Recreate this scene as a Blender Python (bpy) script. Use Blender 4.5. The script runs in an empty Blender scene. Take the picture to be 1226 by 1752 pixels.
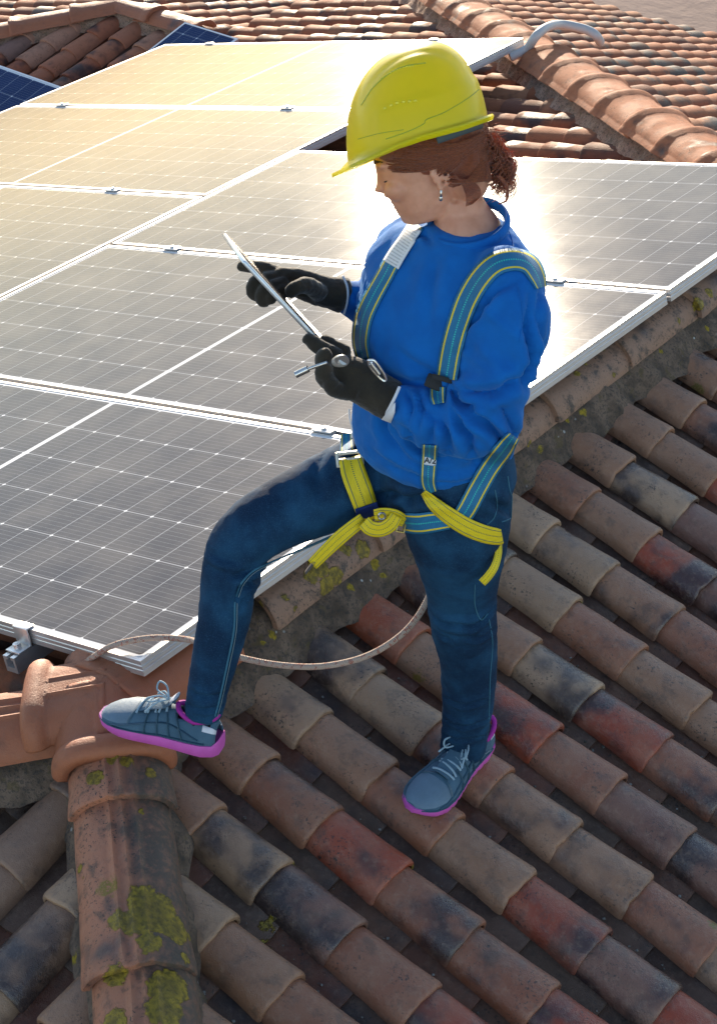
import bpy, bmesh, math, random
import numpy as np
from mathutils import Vector, Matrix, noise
from mathutils.bvhtree import BVHTree

random.seed(7)
S = bpy.context.scene
COL = S.collection
# ------------------------------------------------------------------ camera, light, exposure
FPX = 3214.49                      # focal length in units of a 1226 x 1752 frame
PITCH, YAW = 0.609717, -0.681188
CAM = Vector((2.30367, -2.107262, 2.543623))
TH = 0.249182                      # roof pitch
TT = math.tan(TH)
FW = Vector((math.sin(YAW)*math.cos(PITCH), math.cos(YAW)*math.cos(PITCH), -math.sin(PITCH)))
RT = Vector((math.cos(YAW), -math.sin(YAW), 0.0))
UP = RT.cross(FW)
cd = bpy.data.cameras.new('camera'); cam = bpy.data.objects.new('camera', cd); COL.objects.link(cam)
cd.sensor_fit = 'VERTICAL'; cd.sensor_height = 24.0; cd.lens = FPX/1752*24.0
cd.clip_start = 0.05; cd.clip_end = 3000
M3 = Matrix((RT, UP, -FW)).transposed()
cam.matrix_world = Matrix.Translation(CAM) @ M3.to_4x4()
S.camera = cam

SUN_EL, SUN_AZ = math.radians(10.5), math.radians(-43.4)     # azimuth from +Y towards +X
SUN_DIR = Vector((math.sin(SUN_AZ)*math.cos(SUN_EL), math.cos(SUN_AZ)*math.cos(SUN_EL), math.sin(SUN_EL)))
wd = bpy.data.worlds.new('World'); S.world = wd; wd.use_nodes = True
nt = wd.node_tree
bg = nt.nodes['Background']
sky = nt.nodes.new('ShaderNodeTexSky'); sky.sky_type = 'NISHITA'; sky.sun_disc = False
sky.sun_elevation = SUN_EL; sky.sun_rotation = SUN_AZ
sky.air_density = .65; sky.dust_density = .12; sky.ozone_density = .0
nt.links.new(sky.outputs[0], bg.inputs[0]); bg.inputs[1].default_value = 0.12
sd = bpy.data.lights.new('sun', 'SUN'); sun = bpy.data.objects.new('sun', sd); COL.objects.link(sun)
sd.energy = 3.4; sd.angle = math.radians(0.5); sd.color = (1.0, 0.84, 0.64)
sun.rotation_euler = (-SUN_DIR).to_track_quat('-Z', 'Y').to_euler()
sun.location = (-6, 8, 6)
S.view_settings.view_transform = 'Standard'; S.view_settings.look = 'None'
S.view_settings.exposure = 1.72; S.view_settings.gamma = 1.0
S.view_settings.use_curve_mapping = False

# ------------------------------------------------------------------ helpers
FH = Vector((math.sin(YAW), math.cos(YAW), 0.0))     # horizontal viewing direction
def ray(px, py):
    return FW + RT*((px-613)/FPX) + UP*((876-py)/FPX)
def at(px, py, c):
    """point on the vertical plane that stands c metres nearer than the worker's own plane"""
    d = ray(px, py)
    return CAM + d*((-0.08 - c - CAM.dot(FH))/d.dot(FH))
def on_plane(px, py, p0, n):
    d = ray(px, py)
    return CAM + d*((Vector(p0)-CAM).dot(n)/d.dot(n))
def depth(p): return (p-CAM).dot(FW)
def topx(p):
    d = p-CAM; z = d.dot(FW)
    return (613+FPX*d.dot(RT)/z, 876-FPX*d.dot(UP)/z, z)
def in_view(p, m=120):
    x, y, z = topx(p)
    return z > 0 and -m < x < 1226+m and -m < y < 1752+m

def tag(o, label=None, cat=None, group=None, kind=None):
    if label: o['label'] = label
    if cat: o['category'] = cat
    if group: o['group'] = group
    if kind: o['kind'] = kind
    return o
def empty(name, loc=(0,0,0)):
    o = bpy.data.objects.new(name, None); o.location = loc; o.empty_display_size = .1
    COL.objects.link(o); return o
def parent(o, p):
    if p is not None:
        o.parent = p
        o.matrix_parent_inverse = wmat(p).inverted()
def wmat(p):
    m = p.matrix_basis.copy()
    if p.parent: m = wmat(p.parent) @ p.matrix_parent_inverse @ m
    return m
def link(name, me, mat=None, par=None, mw=None):
    o = bpy.data.objects.new(name, me); COL.objects.link(o)
    if mat is not None and len(me.materials) == 0: me.materials.append(mat)
    if mw is not None: o.matrix_basis = mw
    parent(o, par); return o
def sharpen(bm, ang=38):
    a = math.radians(ang)
    for f in bm.faces: f.smooth = True
    for e in bm.edges:
        if len(e.link_faces) == 2 and e.calc_face_angle(0) > a: e.smooth = False
def mesh_of(bm, name, ang=38, clean=True):
    if clean: bmesh.ops.recalc_face_normals(bm, faces=bm.faces)
    sharpen(bm, ang)
    me = bpy.data.meshes.new(name); bm.to_mesh(me); bm.free(); return me
def add_box(bm, c, sx, sy, sz, M=None, bev=0.0):
    g = bmesh.ops.create_cube(bm, size=1.0)
    vs = g['verts']
    for v in vs: v.co = Vector((v.co.x*sx, v.co.y*sy, v.co.z*sz))
    if bev:
        es = {e for v in vs for e in v.link_edges}
        r = bmesh.ops.bevel(bm, geom=list(es), offset=bev, segments=2, profile=.5, affect='EDGES')
        vs = {v for f in r['faces'] for v in f.verts} | {v for v in vs if v.is_valid}
    T = Matrix.Translation(Vector(c))
    if M is not None: T = M @ T
    for v in vs: v.co = T @ v.co
def frames(pts, up=None):
    """tangent / side / up frames along a polyline"""
    n = len(pts); out = []; prev = None
    for i in range(n):
        t = (pts[min(i+1,n-1)]-pts[max(i-1,0)]).normalized()
        if prev is None:
            a = Vector(up) if up is not None else (Vector((0,0,1)) if abs(t.z) < .9 else Vector((1,0,0)))
        else: a = prev
        s = t.cross(a).normalized(); u = s.cross(t).normalized(); prev = u
        out.append((t, s, u))
    return out
def add_tube(bm, pts, r, seg=8, cap=True, up=None, rs=None):
    pts = [Vector(p) for p in pts]; fr = frames(pts, up); rings = []
    for i, (p, (t, s, u)) in enumerate(zip(pts, fr)):
        rr = rs[i] if rs is not None else r
        ra, rb = rr if isinstance(rr, tuple) else (rr, rr)
        rings.append([bm.verts.new(p + s*math.cos(2*math.pi*k/seg)*ra + u*math.sin(2*math.pi*k/seg)*rb) for k in range(seg)])
    for a, b in zip(rings, rings[1:]):
        for k in range(seg): bm.faces.new((a[k], a[(k+1)%seg], b[(k+1)%seg], b[k]))
    if cap:
        bm.faces.new(rings[0]); bm.faces.new(rings[-1][::-1])
    return rings
def smooth_path(pts, n=8):
    """Catmull-Rom through the points"""
    pts = [Vector(p) for p in pts]; P = [pts[0]*2-pts[1]] + pts + [pts[-1]*2-pts[-2]]; out = []
    for i in range(1, len(P)-2):
        for k in range(n):
            t = k/n; a, b, c, d = P[i-1], P[i], P[i+1], P[i+2]
            out.append(.5*((2*b)+(c-a)*t+(2*a-5*b+4*c-d)*t*t+(3*b-a-3*c+d)*t**3))
    out.append(pts[-1]); return out
def lerp(a, b, t): return a+(b-a)*t

# ------------------------------------------------------------------ node helpers
class NT:
    def __init__(s, name):
        s.m = bpy.data.materials.new(name); s.m.use_nodes = True
        s.t = s.m.node_tree; s.b = s.t.nodes['Principled BSDF']; s.out = s.t.nodes['Material Output']
    def n(s, typ, **k):
        x = s.t.nodes.new(typ)
        for a, b in k.items(): setattr(x, a, b)
        return x
    def l(s, a, b): s.t.links.new(a, b)
    def put(s, sock, v):
        if hasattr(v, 'is_output') or isinstance(v, bpy.types.NodeSocket): s.l(v, sock)
        else:
            if isinstance(v, (tuple, list)) and len(v) == 3 and sock.type == 'RGBA': v = (*v, 1)
            sock.default_value = v
    def set(s, **k):
        for a, v in k.items(): s.put(s.b.inputs[a.replace('_', ' ')], v)
    def math(s, op, a, b=0.0, c=None, clamp=False):
        x = s.n('ShaderNodeMath', operation=op, use_clamp=clamp); s.put(x.inputs[0], a); s.put(x.inputs[1], b)
        if c is not None: s.put(x.inputs[2], c)
        return x.outputs[0]
    def vmath(s, op, a, b=None, sc=None):
        x = s.n('ShaderNodeVectorMath', operation=op); s.put(x.inputs[0], a)
        if b is not None: s.put(x.inputs[1], b)
        if sc is not None: s.put(x.inputs['Scale'], sc)
        return x.outputs['Value'] if op in ('DISTANCE', 'LENGTH', 'DOT_PRODUCT') else x.outputs[0]
    def mix(s, f, a, b, blend='MIX'):
        x = s.n('ShaderNodeMix', data_type='RGBA', blend_type=blend)
        s.put(x.inputs[0], f); s.put(x.inputs[6], a); s.put(x.inputs[7], b); return x.outputs[2]
    def ramp(s, f, lo, hi, a=0.0, b=1.0):
        x = s.n('ShaderNodeMapRange', interpolation_type='SMOOTHSTEP'); s.put(x.inputs[0], f)
        for i, v in zip((1,2,3,4), (lo,hi,a,b)): s.put(x.inputs[i], v)
        return x.outputs[0]
    def noise(s, vec, scale, detail=3, rough=.55, w=None, dist=0.0):
        x = s.n('ShaderNodeTexNoise', noise_dimensions='4D' if w is not None else '3D')
        s.put(x.inputs['Vector'], vec); x.inputs['Scale'].default_value = scale
        x.inputs['Detail'].default_value = detail; x.inputs['Roughness'].default_value = rough
        x.inputs['Distortion'].default_value = dist
        if w is not None: s.put(x.inputs['W'], w)
        return x.outputs[0]
    def voro(s, vec, scale, w=None, feature='F1', out='Distance'):
        x = s.n('ShaderNodeTexVoronoi', voronoi_dimensions='4D' if w is not None else '3D', feature=feature)
        s.put(x.inputs['Vector'], vec); x.inputs['Scale'].default_value = scale
        if w is not None: s.put(x.inputs['W'], w)
        return x.outputs[out]
    def bump(s, h, strength=.3, dist=.005, prev=None):
        x = s.n('ShaderNodeBump'); x.inputs['Strength'].default_value = strength; x.inputs['Distance'].default_value = dist
        s.put(x.inputs['Height'], h)
        if prev is not None: s.l(prev, x.inputs['Normal'])
        return x.outputs[0]
    def obj(s): return s.n('ShaderNodeTexCoord').outputs['Object']
    def pos(s): return s.n('ShaderNodeNewGeometry').outputs['Position']
    def attr(s, name):
        x = s.n('ShaderNodeAttribute', attribute_name=name); return x

LICHEN_Y = (.20, .14, .008)
LICHEN_G = (.10, .085, .012)
def clay_material(name, tile=True, spots=(), dirt=.5, base=None, lich=.5, dusty=1.0, side=0.0, grime=.35, spec=.45, rough=.70):
    """fired clay: base tint from the object's colour, kiln flashing, soot specks, lichen"""
    m = NT(name); oi = m.n('ShaderNodeObjectInfo')
    co = m.obj(); P = m.pos()
    w = m.math('MULTIPLY', oi.outputs['Random'], 37.0)
    col = oi.outputs['Color'] if base is None else base
    big = m.noise(co, 9, 2, .5, w)
    fine = m.noise(co, 70, 4, .65, w)
    grain = m.noise(co, 420, 2, .6, w)
    c = m.mix(m.math('MULTIPLY', m.ramp(big, .35, .68), dusty), col, m.mix(.30, col, (.33, .19, .12)))
    # kiln flashing: blue-black bands
    fl = m.noise(co, 7.5, 3, .55, m.math('ADD', w, 11.0))
    al = oi.outputs['Alpha'] if tile else .25
    f = m.math('MULTIPLY', m.ramp(m.math('ADD', fl, m.math('MULTIPLY', al, .22)), .60, .80), .90)
    c = m.mix(f, c, (.030, .022, .024))
    # pale dust bloom on the high parts, brown damp low down
    c = m.mix(m.math('MULTIPLY', m.ramp(fine, .46, .74), .26*dusty), c, (.37, .25, .17))
    c = m.mix(m.math('MULTIPLY', m.ramp(grain, .5, .75), .25), c, (.10, .075, .06))
    # black lichen specks, clustered
    sp = m.noise(co, 150, 3, .7, m.math('ADD', w, 5.0)); cl = m.noise(co, 14, 2, .5, m.math('ADD', w, 3.0))
    k = m.math('MULTIPLY', m.ramp(sp, .56, .62), m.ramp(m.math('ADD', cl, dirt*.2), .56, .74))
    c = m.mix(m.math('MULTIPLY', k, .85), c, (.022, .02, .018))
    gm = m.math('MULTIPLY', m.ramp(m.noise(co, 26, 5, .7, m.math('ADD', w, 19.0)), .50, .66), grime)
    c = m.mix(gm, c, (.065, .046, .034))
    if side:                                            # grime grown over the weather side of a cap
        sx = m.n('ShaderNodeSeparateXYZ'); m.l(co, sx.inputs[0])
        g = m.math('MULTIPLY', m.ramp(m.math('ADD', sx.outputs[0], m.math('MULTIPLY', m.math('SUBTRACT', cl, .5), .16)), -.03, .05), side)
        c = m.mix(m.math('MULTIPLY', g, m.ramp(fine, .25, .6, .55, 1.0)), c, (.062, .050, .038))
    # small yellow-green lichen spots scattered over the roof (world space)
    if lich > 0:
        wob = m.noise(P, 60, 2, .6)
        v = m.n('ShaderNodeTexVoronoi'); m.put(v.inputs['Vector'], m.vmath('ADD', P, m.vmath('SCALE', m.n('ShaderNodeTexNoise').outputs['Color'], sc=0.0)))
        v.inputs['Scale'].default_value = 7.0
        sel = m.n('ShaderNodeSeparateColor'); m.l(v.outputs['Color'], sel.inputs[0])
        rad = m.math('MULTIPLY', m.ramp(sel.outputs[0], 1-.30*lich, 1.0), .20)
        d = m.math('SUBTRACT', m.math('ADD', v.outputs['Distance'], m.math('MULTIPLY', m.math('SUBTRACT', wob, .5), .22)), rad)
        lm = m.math('MULTIPLY', m.ramp(d, .02, -.03), m.ramp(m.noise(P, 200, 2, .6), .3, .5))
        c = m.mix(m.math('MULTIPLY', lm, .85), c, m.mix(sel.outputs[1], LICHEN_Y, LICHEN_G))
    h = m.math('ADD', m.math('MULTIPLY', fine, .5), m.math('MULTIPLY', grain, .35))
    if spots:
        wob = m.math('MULTIPLY', m.math('SUBTRACT', m.noise(P, 45, 4, .65), .5), .034)
        tot = None
        for (x, y, z, r) in spots:
            q = m.math('SUBTRACT', r, m.vmath('DISTANCE', P, (x, y, z)))
            tot = q if tot is None else m.math('MAXIMUM', tot, q)
        q = m.math('ADD', tot, wob)
        ls = m.ramp(q, -.001, .003)
        tint = m.noise(P, 90, 3, .6)
        lc = m.mix(m.ramp(tint, .35, .65), (.11, .080, .007), (.30, .205, .010))
        lc = m.mix(m.math('MULTIPLY', m.ramp(q, .012, .03), .5), lc, (.085, .060, .010))
        c = m.mix(m.math('MULTIPLY', ls, .93), c, lc)
        h = m.math('ADD', h, m.math('MULTIPLY', ls, m.math('ADD', .6, m.math('MULTIPLY', tint, 1.2))))
    m.set(Base_Color=c, Roughness=m.math('SUBTRACT', m.ramp(f, 0, 1, rough, rough-.30), m.math('MULTIPLY', m.ramp(big, .6, .4), .12)), Normal=m.bump(h, .75, .005))
    m.b.inputs['Specular IOR Level'].default_value = spec
    return m.m

# ================================================================== MATERIALS OF THE SETTING
def roof_spot(px, py, r, z0=-.235):
    q = on_plane(px, py, (0, 0, z0), Vector((math.sin(TH), 0, math.cos(TH)))); return (*q, r)
TILE_SPOTS = [roof_spot(*a) for a in [(375,1548,.034),(461,1611,.032),(497,1486,.028),(569,1360,.026),(1010,1050,.034),(1040,1072,.036),(985,1040,.028),(1075,1085,.024),(455,1580,.022),
    (1250,1130,.02),(625,1490,.022),(710,1500,.03),(905,740,.02),(440,1420,.02),(1140,1150,.018),(935,1095,.02)]]
M_tile = clay_material('weathered_clay_tile', dirt=.45, lich=.42, spots=TILE_SPOTS, grime=.45, spec=.6, rough=.58)
M_tile_far = clay_material('sunlit_clay_tile', dirt=.2, lich=.12, dusty=.2, grime=.3, spec=.15, rough=.85)
J = Vector((-.05, -.045, -.06))                         # apex where the two front hips meet the ridge
K = Vector((-.05, 3.04, -.06))                          # apex of the two rear hips
hip_front = Vector((1, -.877, -TT)); hip_left = Vector((-1, -.877, -TT))
hip_rear = Vector((-1, .82, -TT)); hip_rear2 = Vector((1, .82, -TT))
def hip_pt(s, o=(0,0,0)):                               # a point on top of the front hip caps
    d = hip_front.normalized(); return tuple(J + d*s + Vector(o))
CAP_SPOTS = [(262,1560,.050),(228,1575,.034),(205,1572,.026),(300,1590,.034),(200,1668,.026),(290,1690,.042),(283,1728,.038),
    (196,1745,.026),(163,1330,.022),(192,1297,.015),(216,1303,.014),(258,1322,.013),(137,1485,.010),(142,1502,.007),(318,1640,.012),(240,1388,.007),
    (322,1600,.012),(128,1640,.012),(246,1535,.034),(258,1610,.026),(130,1690,.008),(310,1700,.014)]
RIDGE_SPOTS = [(545,970,.028),(575,985,.024),(560,1005,.026),(620,940,.024),(640,965,.015),(532,985,.020),(465,1085,.012),(447,1035,.010),
    (488,1020,.010),(538,1155,.014),(600,1005,.011),(1075,558,.009),(1212,500,.015),(1160,548,.008),(998,705,.011),(1000,622,.007),(985,640,.012),(1195,520,.022),(925,770,.011),(590,940,.016),
    (1208,562,.010),(1030,598,.008),(880,720,.011),(905,760,.009),(655,985,.009),(505,1040,.007),(570,1060,.007),(450,1100,.007),(1050,640,.008),(970,720,.009),(1130,600,.009)]
def tree_of(objs):
    vs, fs = [], []
    for o in objs:
        M = wmat(o) if o.parent is None else wmat(o.parent) @ o.matrix_parent_inverse @ o.matrix_basis
        k = len(vs); vs += [M @ v.co for v in o.data.vertices]; fs += [tuple(k+i for i in q.vertices) for q in o.data.polygons]
    return BVHTree.FromPolygons(vs, fs)
def spots_on(objs, lst):
    t = tree_of(objs); out = []
    for px, py, r in lst:
        h = t.ray_cast(CAM, ray(px, py).normalized())
        if h[0] is not None: out.append((*h[0], r))
    return out
M_warm = clay_material('sunlit_cap_clay', tile=False, dirt=.15, base=(.38, .135, .062), lich=.2, dusty=.35, spec=.15, rough=.85)
M_new = clay_material('newer_orange_clay', tile=False, dirt=-.1, base=(.33, .105, .045), lich=.0, dusty=.3, grime=.15)

def mortar_material(name, spots=(), c0=(.066,.043,.028), c1=(.165,.108,.072)):
    m = NT(name); P = m.pos()
    a = m.noise(P, 14, 4, .65); b = m.noise(P, 120, 4, .7)
    c = m.mix(m.ramp(a, .35, .65), c0, c1)
    c = m.mix(m.math('MULTIPLY', m.ramp(b, .5, .62), .7), c, (.03, .027, .024))
    c = m.mix(m.math('MULTIPLY', m.ramp(m.noise(P, 33, 3, .6), .58, .68), .6), c, (.095, .066, .022))
    v = m.n('ShaderNodeTexVoronoi'); m.put(v.inputs['Vector'], P); v.inputs['Scale'].default_value = 28
    wh = m.math('MULTIPLY', m.ramp(v.outputs['Distance'], .16, .08), m.ramp(m.noise(P, 9, 2, .5), .5, .62))
    c = m.mix(wh, c, (.42, .42, .40))
    h = m.math('ADD', m.math('MULTIPLY', a, .8), b)
    if spots:
        wob = m.math('MULTIPLY', m.math('SUBTRACT', m.noise(P, 45, 4, .65), .5), .034); tot = None
        for (x, y, z, r) in spots:
            q = m.math('SUBTRACT', r, m.vmath('DISTANCE', P, (x, y, z)))
            tot = q if tot is None else m.math('MAXIMUM', tot, q)
        c = m.mix(m.ramp(m.math('ADD', tot, wob), -.001, .004), c, m.mix(m.ramp(m.noise(P, 90, 3, .6), .35, .65), (.11,.080,.007), (.30,.205,.010)))
    m.set(Base_Color=c, Roughness=.9, Normal=m.bump(h, .8, .006)); return m.m
M_mortar2 = mortar_material('pale_mortar', c0=(.24,.13,.08), c1=(.36,.22,.15))
M_deck = mortar_material('dark_roof_deck', c0=(.03,.022,.018), c1=(.06,.042,.033))  # plain dark brown deck below the tiles, mottled by noise

# ================================================================== TILES
def superarc(a, w, h, e=.86):
    s, c = math.sin(a), math.cos(a)
    return (w*math.copysign(abs(s)**e, s), h*(abs(c)**e) - h)
def cover_tile_mesh(name, seed, L=.252, nx=16, ny=7):
    """half-barrel tile, apex of the low rim at the origin, running up along +Y"""
    bm = bmesh.new(); th = .0125; grid = {}
    ys = [0, .003, .009] + [.009 + (L-.009)*k/(ny-3) for k in range(1, ny-2)]
    for layer in (0, 1):
        for j, y in enumerate(ys):
            t = y/L
            w, h = lerp(.0715, .060, t), lerp(.067, .058, t)
            dz = -.0165*t
            ins = {0: .0035, 1: .0010}.get(j, 0)
            lip = .0016*math.exp(-((y-.012)/.010)**2)
            for i in range(nx+1):
                a = lerp(-1.48, 1.48, i/nx)
                ww, hh = (w-ins+lip, h-ins+lip) if layer == 0 else (w-th+ins*.8, h-th)
                x, z = superarc(a, ww, hh)
                if layer == 0: z -= ins - lip
                else: z -= th*.92
                nz = noise.noise(Vector((x*9+seed*7.1, y*8, layer*.1)))
                x += nz*.0016; z += noise.noise(Vector((y*11, x*8+seed*3.3, 5)))*.0018
                yy = y + ((noise.noise(Vector((x*28+seed*5, seed*2.2, 1)))*.0045 + max(0, noise.noise(Vector((x*60+seed*9, seed*1.7, 8)))-.25)*.016) if j < 3 else 0)
                grid[layer, j, i] = bm.verts.new((x, yy, z+dz))
    n = len(ys)
    for j in range(n-1):
        for i in range(nx):
            bm.faces.new((grid[0,j,i], grid[0,j,i+1], grid[0,j+1,i+1], grid[0,j+1,i]))
            bm.faces.new((grid[1,j,i], grid[1,j+1,i], grid[1,j+1,i+1], grid[1,j,i+1]))
    for i in range(nx):
        bm.faces.new((grid[0,0,i], grid[1,0,i], grid[1,0,i+1], grid[0,0,i+1]))
        bm.faces.new((grid[0,n-1,i], grid[0,n-1,i+1], grid[1,n-1,i+1], grid[1,n-1,i]))
    for j in range(n-1):
        bm.faces.new((grid[0,j,0], grid[0,j+1,0], grid[1,j+1,0], grid[1,j,0]))
        bm.faces.new((grid[0,j,nx], grid[1,j,nx], grid[1,j+1,nx], grid[0,j+1,nx]))
    return mesh_of(bm, name, 42)
def pan_tile_mesh(name, seed, L=.252, nx=8):
    bm = bmesh.new(); th = .011; ys = [0, .004, .09, .17, L]; g = {}
    for layer in (0, 1):
        for j, y in enumerate(ys):
            t = y/L; w = lerp(.062, .074, t)
            for i in range(nx+1):
                a = lerp(-1.15, 1.15, i/nx)
                x = w*math.sin(a)/math.sin(1.15); z = -.096 + (.046)*(1-math.cos(a))/(1-math.cos(1.15)) + .014*(1-t) - (th if layer else 0)
                if j == 0 and layer == 0: z -= .002
                z += noise.noise(Vector((x*10+seed, y*10, 2)))*.0015
                g[layer,j,i] = bm.verts.new((x, y + (noise.noise(Vector((x*25, seed*3, 3)))*.004 if j < 2 else 0), z))
    n = len(ys)
    for j in range(n-1):
        for i in range(nx):
            bm.faces.new((g[0,j,i], g[0,j,i+1], g[0,j+1,i+1], g[0,j+1,i])); bm.faces.new((g[1,j,i], g[1,j+1,i], g[1,j+1,i+1], g[1,j,i+1]))
        bm.faces.new((g[0,j,0], g[0,j+1,0], g[1,j+1,0], g[1,j,0])); bm.faces.new((g[0,j,nx], g[1,j,nx], g[1,j+1,nx], g[0,j+1,nx]))
    for i in range(nx):
        bm.faces.new((g[0,0,i], g[1,0,i], g[1,0,i+1], g[0,0,i+1])); bm.faces.new((g[0,n-1,i], g[0,n-1,i+1], g[1,n-1,i+1], g[1,n-1,i]))
    return mesh_of(bm, name, 42)
covers = [cover_tile_mesh('cover_tile', k) for k in range(5)]
pans = [pan_tile_mesh('pan_tile', k) for k in range(3)]
covers_far = [cover_tile_mesh('cover_tile', k, nx=8, ny=4) for k in range(3)]
pans_far = [pan_tile_mesh('pan_tile', k, nx=4) for k in range(2)]

PAL = [((.30,.19,.13), 5), ((.26,.13,.08), 5), ((.24,.095,.052), 4), ((.27,.048,.018), 3.5), ((.16,.08,.065), 3), ((.36,.25,.175), 3)]
PAL_SUN = [((.33,.12,.058), 5), ((.27,.09,.042), 5), ((.17,.065,.040), 3), ((.36,.16,.085), 3)]
PAL_RED = [((.36,.135,.075), 5), ((.32,.105,.055), 4), ((.24,.13,.10), 3), ((.40,.19,.12), 3)]
def pick(pal):
    r = random.random()*sum(w for _, w in pal)
    for c, w in pal:
        r -= w
        if r <= 0: return c
    return pal[0][0]

def slope(name, house, P0, n, d, cols, courses, clips, pal, mat, meshes, limit=150, stag=None, deck=None, margin=60, off=0.0, pred=None):
    """lay cover and pan tiles over one roof slope; tiles the photo shows become parts of it"""
    P0, n, d = Vector(P0), Vector(n).normalized(), Vector(d).normalized()
    X = (-d).cross(n).normalized()
    root = link(name, deck, M_deck, house)
    dh = Vector((d.x, d.y, 0)).length
    cms, pms = meshes; todo = []
    for kind, ms in (('cover_tile', cms), ('pan_tile', pms)):
        for ci in cols:
            for cj in courses:
                lat = (ci + (.5 if kind == 'pan_tile' else 0))*.1875 + off
                run = (cj*.1905 + (.075 if kind == 'pan_tile' else 0) + (stag(ci) if stag else 0))/dh
                lat += random.gauss(0, .0018); run += random.gauss(0, .0045)
                e = Vector((0,1,0)) if abs(d.x) > abs(d.y) else Vector((1,0,0))
                pos = P0 + e*lat + d*run
                if kind == 'cover_tile': col = pick(pal(pos) if callable(pal) else pal); al = random.random()**1.3
                else: col = random.choice([(.12,.050,.030), (.08,.042,.032), (.14,.045,.024), (.09,.055,.040)]) if mat is M_tile else tuple(v*.6 for v in pick(pal)); al = random.random()*.6  # dark red-brown pans, lowered further to paint shade between the cover tiles
                rz = random.gauss(0, .013); rx = random.gauss(0, .006)
                mi = random.randrange(len(ms))
                mid = pos - d*.12
                skip = cut = False; planes = []
                for (cp, cn) in clips:
                    q = (mid - Vector(cp)).dot(Vector(cn))
                    if q < -.14: skip = True
                    elif q < .16: planes.append((cp, cn))
                if skip or (pred and not pred(mid)): continue
                if not in_view(mid, margin): continue
                M = Matrix((X, -d, n)).transposed().to_4x4(); M.translation = pos
                M = M @ Matrix.Rotation(rz, 4, 'Z') @ Matrix.Rotation(rx, 4, 'X')
                todo.append((kind, ms[mi], M, planes, (*col, al), topx(mid)[2]))
    for kind in ('cover_tile', 'pan_tile'):
        L = sorted([t for t in todo if t[0] == kind], key=lambda t: t[5]); rest = bmesh.new(); nrest = 0
        for idx, (k, me, M, planes, col, z) in enumerate(L):
            if planes:
                bm = bmesh.new(); bm.from_mesh(me); Mi = M.inverted()
                for cp, cn in planes:
                    bmesh.ops.bisect_plane(bm, geom=bm.verts[:]+bm.edges[:]+bm.faces[:], plane_co=Mi @ Vector(cp), plane_no=(Mi.to_3x3() @ Vector(cn)), clear_inner=True)
                if len(bm.faces) < 6: bm.free(); continue
                me2 = bpy.data.meshes.new(k); bm.to_mesh(me2); bm.free()
            else: me2 = me
            if idx < limit:
                o = link(k, me2, mat, root, M); o.color = (col[0]*1.10, col[1]*1.0, col[2]*.84, col[3]) if mat is M_tile else col
            else:
                t = bmesh.new(); t.from_mesh(me2); t.transform(M)
                tm = bpy.data.meshes.new('t'); t.to_mesh(tm); t.free(); rest.from_mesh(tm); bpy.data.meshes.remove(tm); nrest += 1
        if nrest:
            me = bpy.data.meshes.new(k); rest.to_mesh(me)
            o = link(kind, me, mat, root); tag(o, kind='stuff'); o.color = (*pal[0][0], .4) if not callable(pal) else (.28,.18,.13,.4)
        rest.free()
    return root

def deck_mesh(pts, th=.03):
    bm = bmesh.new()
    a = [bm.verts.new(p) for p in pts]; b = [bm.verts.new(Vector(p)-Vector((0,0,th))) for p in pts]
    bm.faces.new(a); bm.faces.new(b[::-1])
    for i in range(len(pts)): bm.faces.new((a[i], b[i], b[(i+1)%len(pts)], a[(i+1)%len(pts)]))
    return mesh_of(bm, 'roof_slope')

house = tag(empty('tiled_house', (0, 0, -.2)), 'main house with weathered terracotta hip roof under the worker and the big solar array', 'house')
sT, cT = math.sin(TH), math.cos(TH)
def vn(x, y): return Vector((x, y, 0)).normalized()
hipF_n = vn(.877, 1); hipL_n = vn(-.877, 1); hipR_n = vn(.82, 1)    # hipR_n : beyond the rear left hip
CT = .29; CC = math.atan(CT); ET = .31; EC = math.atan(ET)
D = .100                                                # deck below tile-top plane
zB = lambda x, y: -.1745 - x*TT
zA = lambda x, y: -.158 + x*TT
zC = lambda x, y: -.158 + (y+.05)*CT
zE = lambda x, y: -.158 - (y-3.04)*ET
def pal_B(p):
    if p.y < -.1 or (p.x < .45): return [((.28,.18,.12),6), ((.25,.13,.08),5), ((.34,.23,.16),2), ((.22,.09,.05),3), ((.27,.06,.022),1)]
    if p.x > .75: return [((.25,.135,.085),4), ((.22,.08,.045),5), ((.25,.042,.016),6), ((.15,.07,.055),3), ((.31,.20,.14),2)]
    return PAL
slope('roof_slope', house, (0,0,-.1745), (sT,0,cT), (cT,0,-sT), range(-12, 26), [0.2]+[1.2+k-.0 for k in range(0, 14)],
      [((.035,0,0), Vector((1,0,0))), ((J.x+.06,J.y+.05,0), hipF_n)], pal_B, M_tile, (covers, pans), limit=290,
      stag=lambda i: -.003 + i*-.0018 + (.02 if i < 1 else .008), off=-.07,
      deck=deck_mesh([(-.04,-.05,zB(-.04,0)-D), (2.2,-2.02,zB(2.2,0)-D), (4.5,-2.02,zB(4.5,0)-D), (4.5,6.7,zB(4.5,0)-D), (-.04,3.04,zB(-.04,0)-D)]), margin=330)
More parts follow.
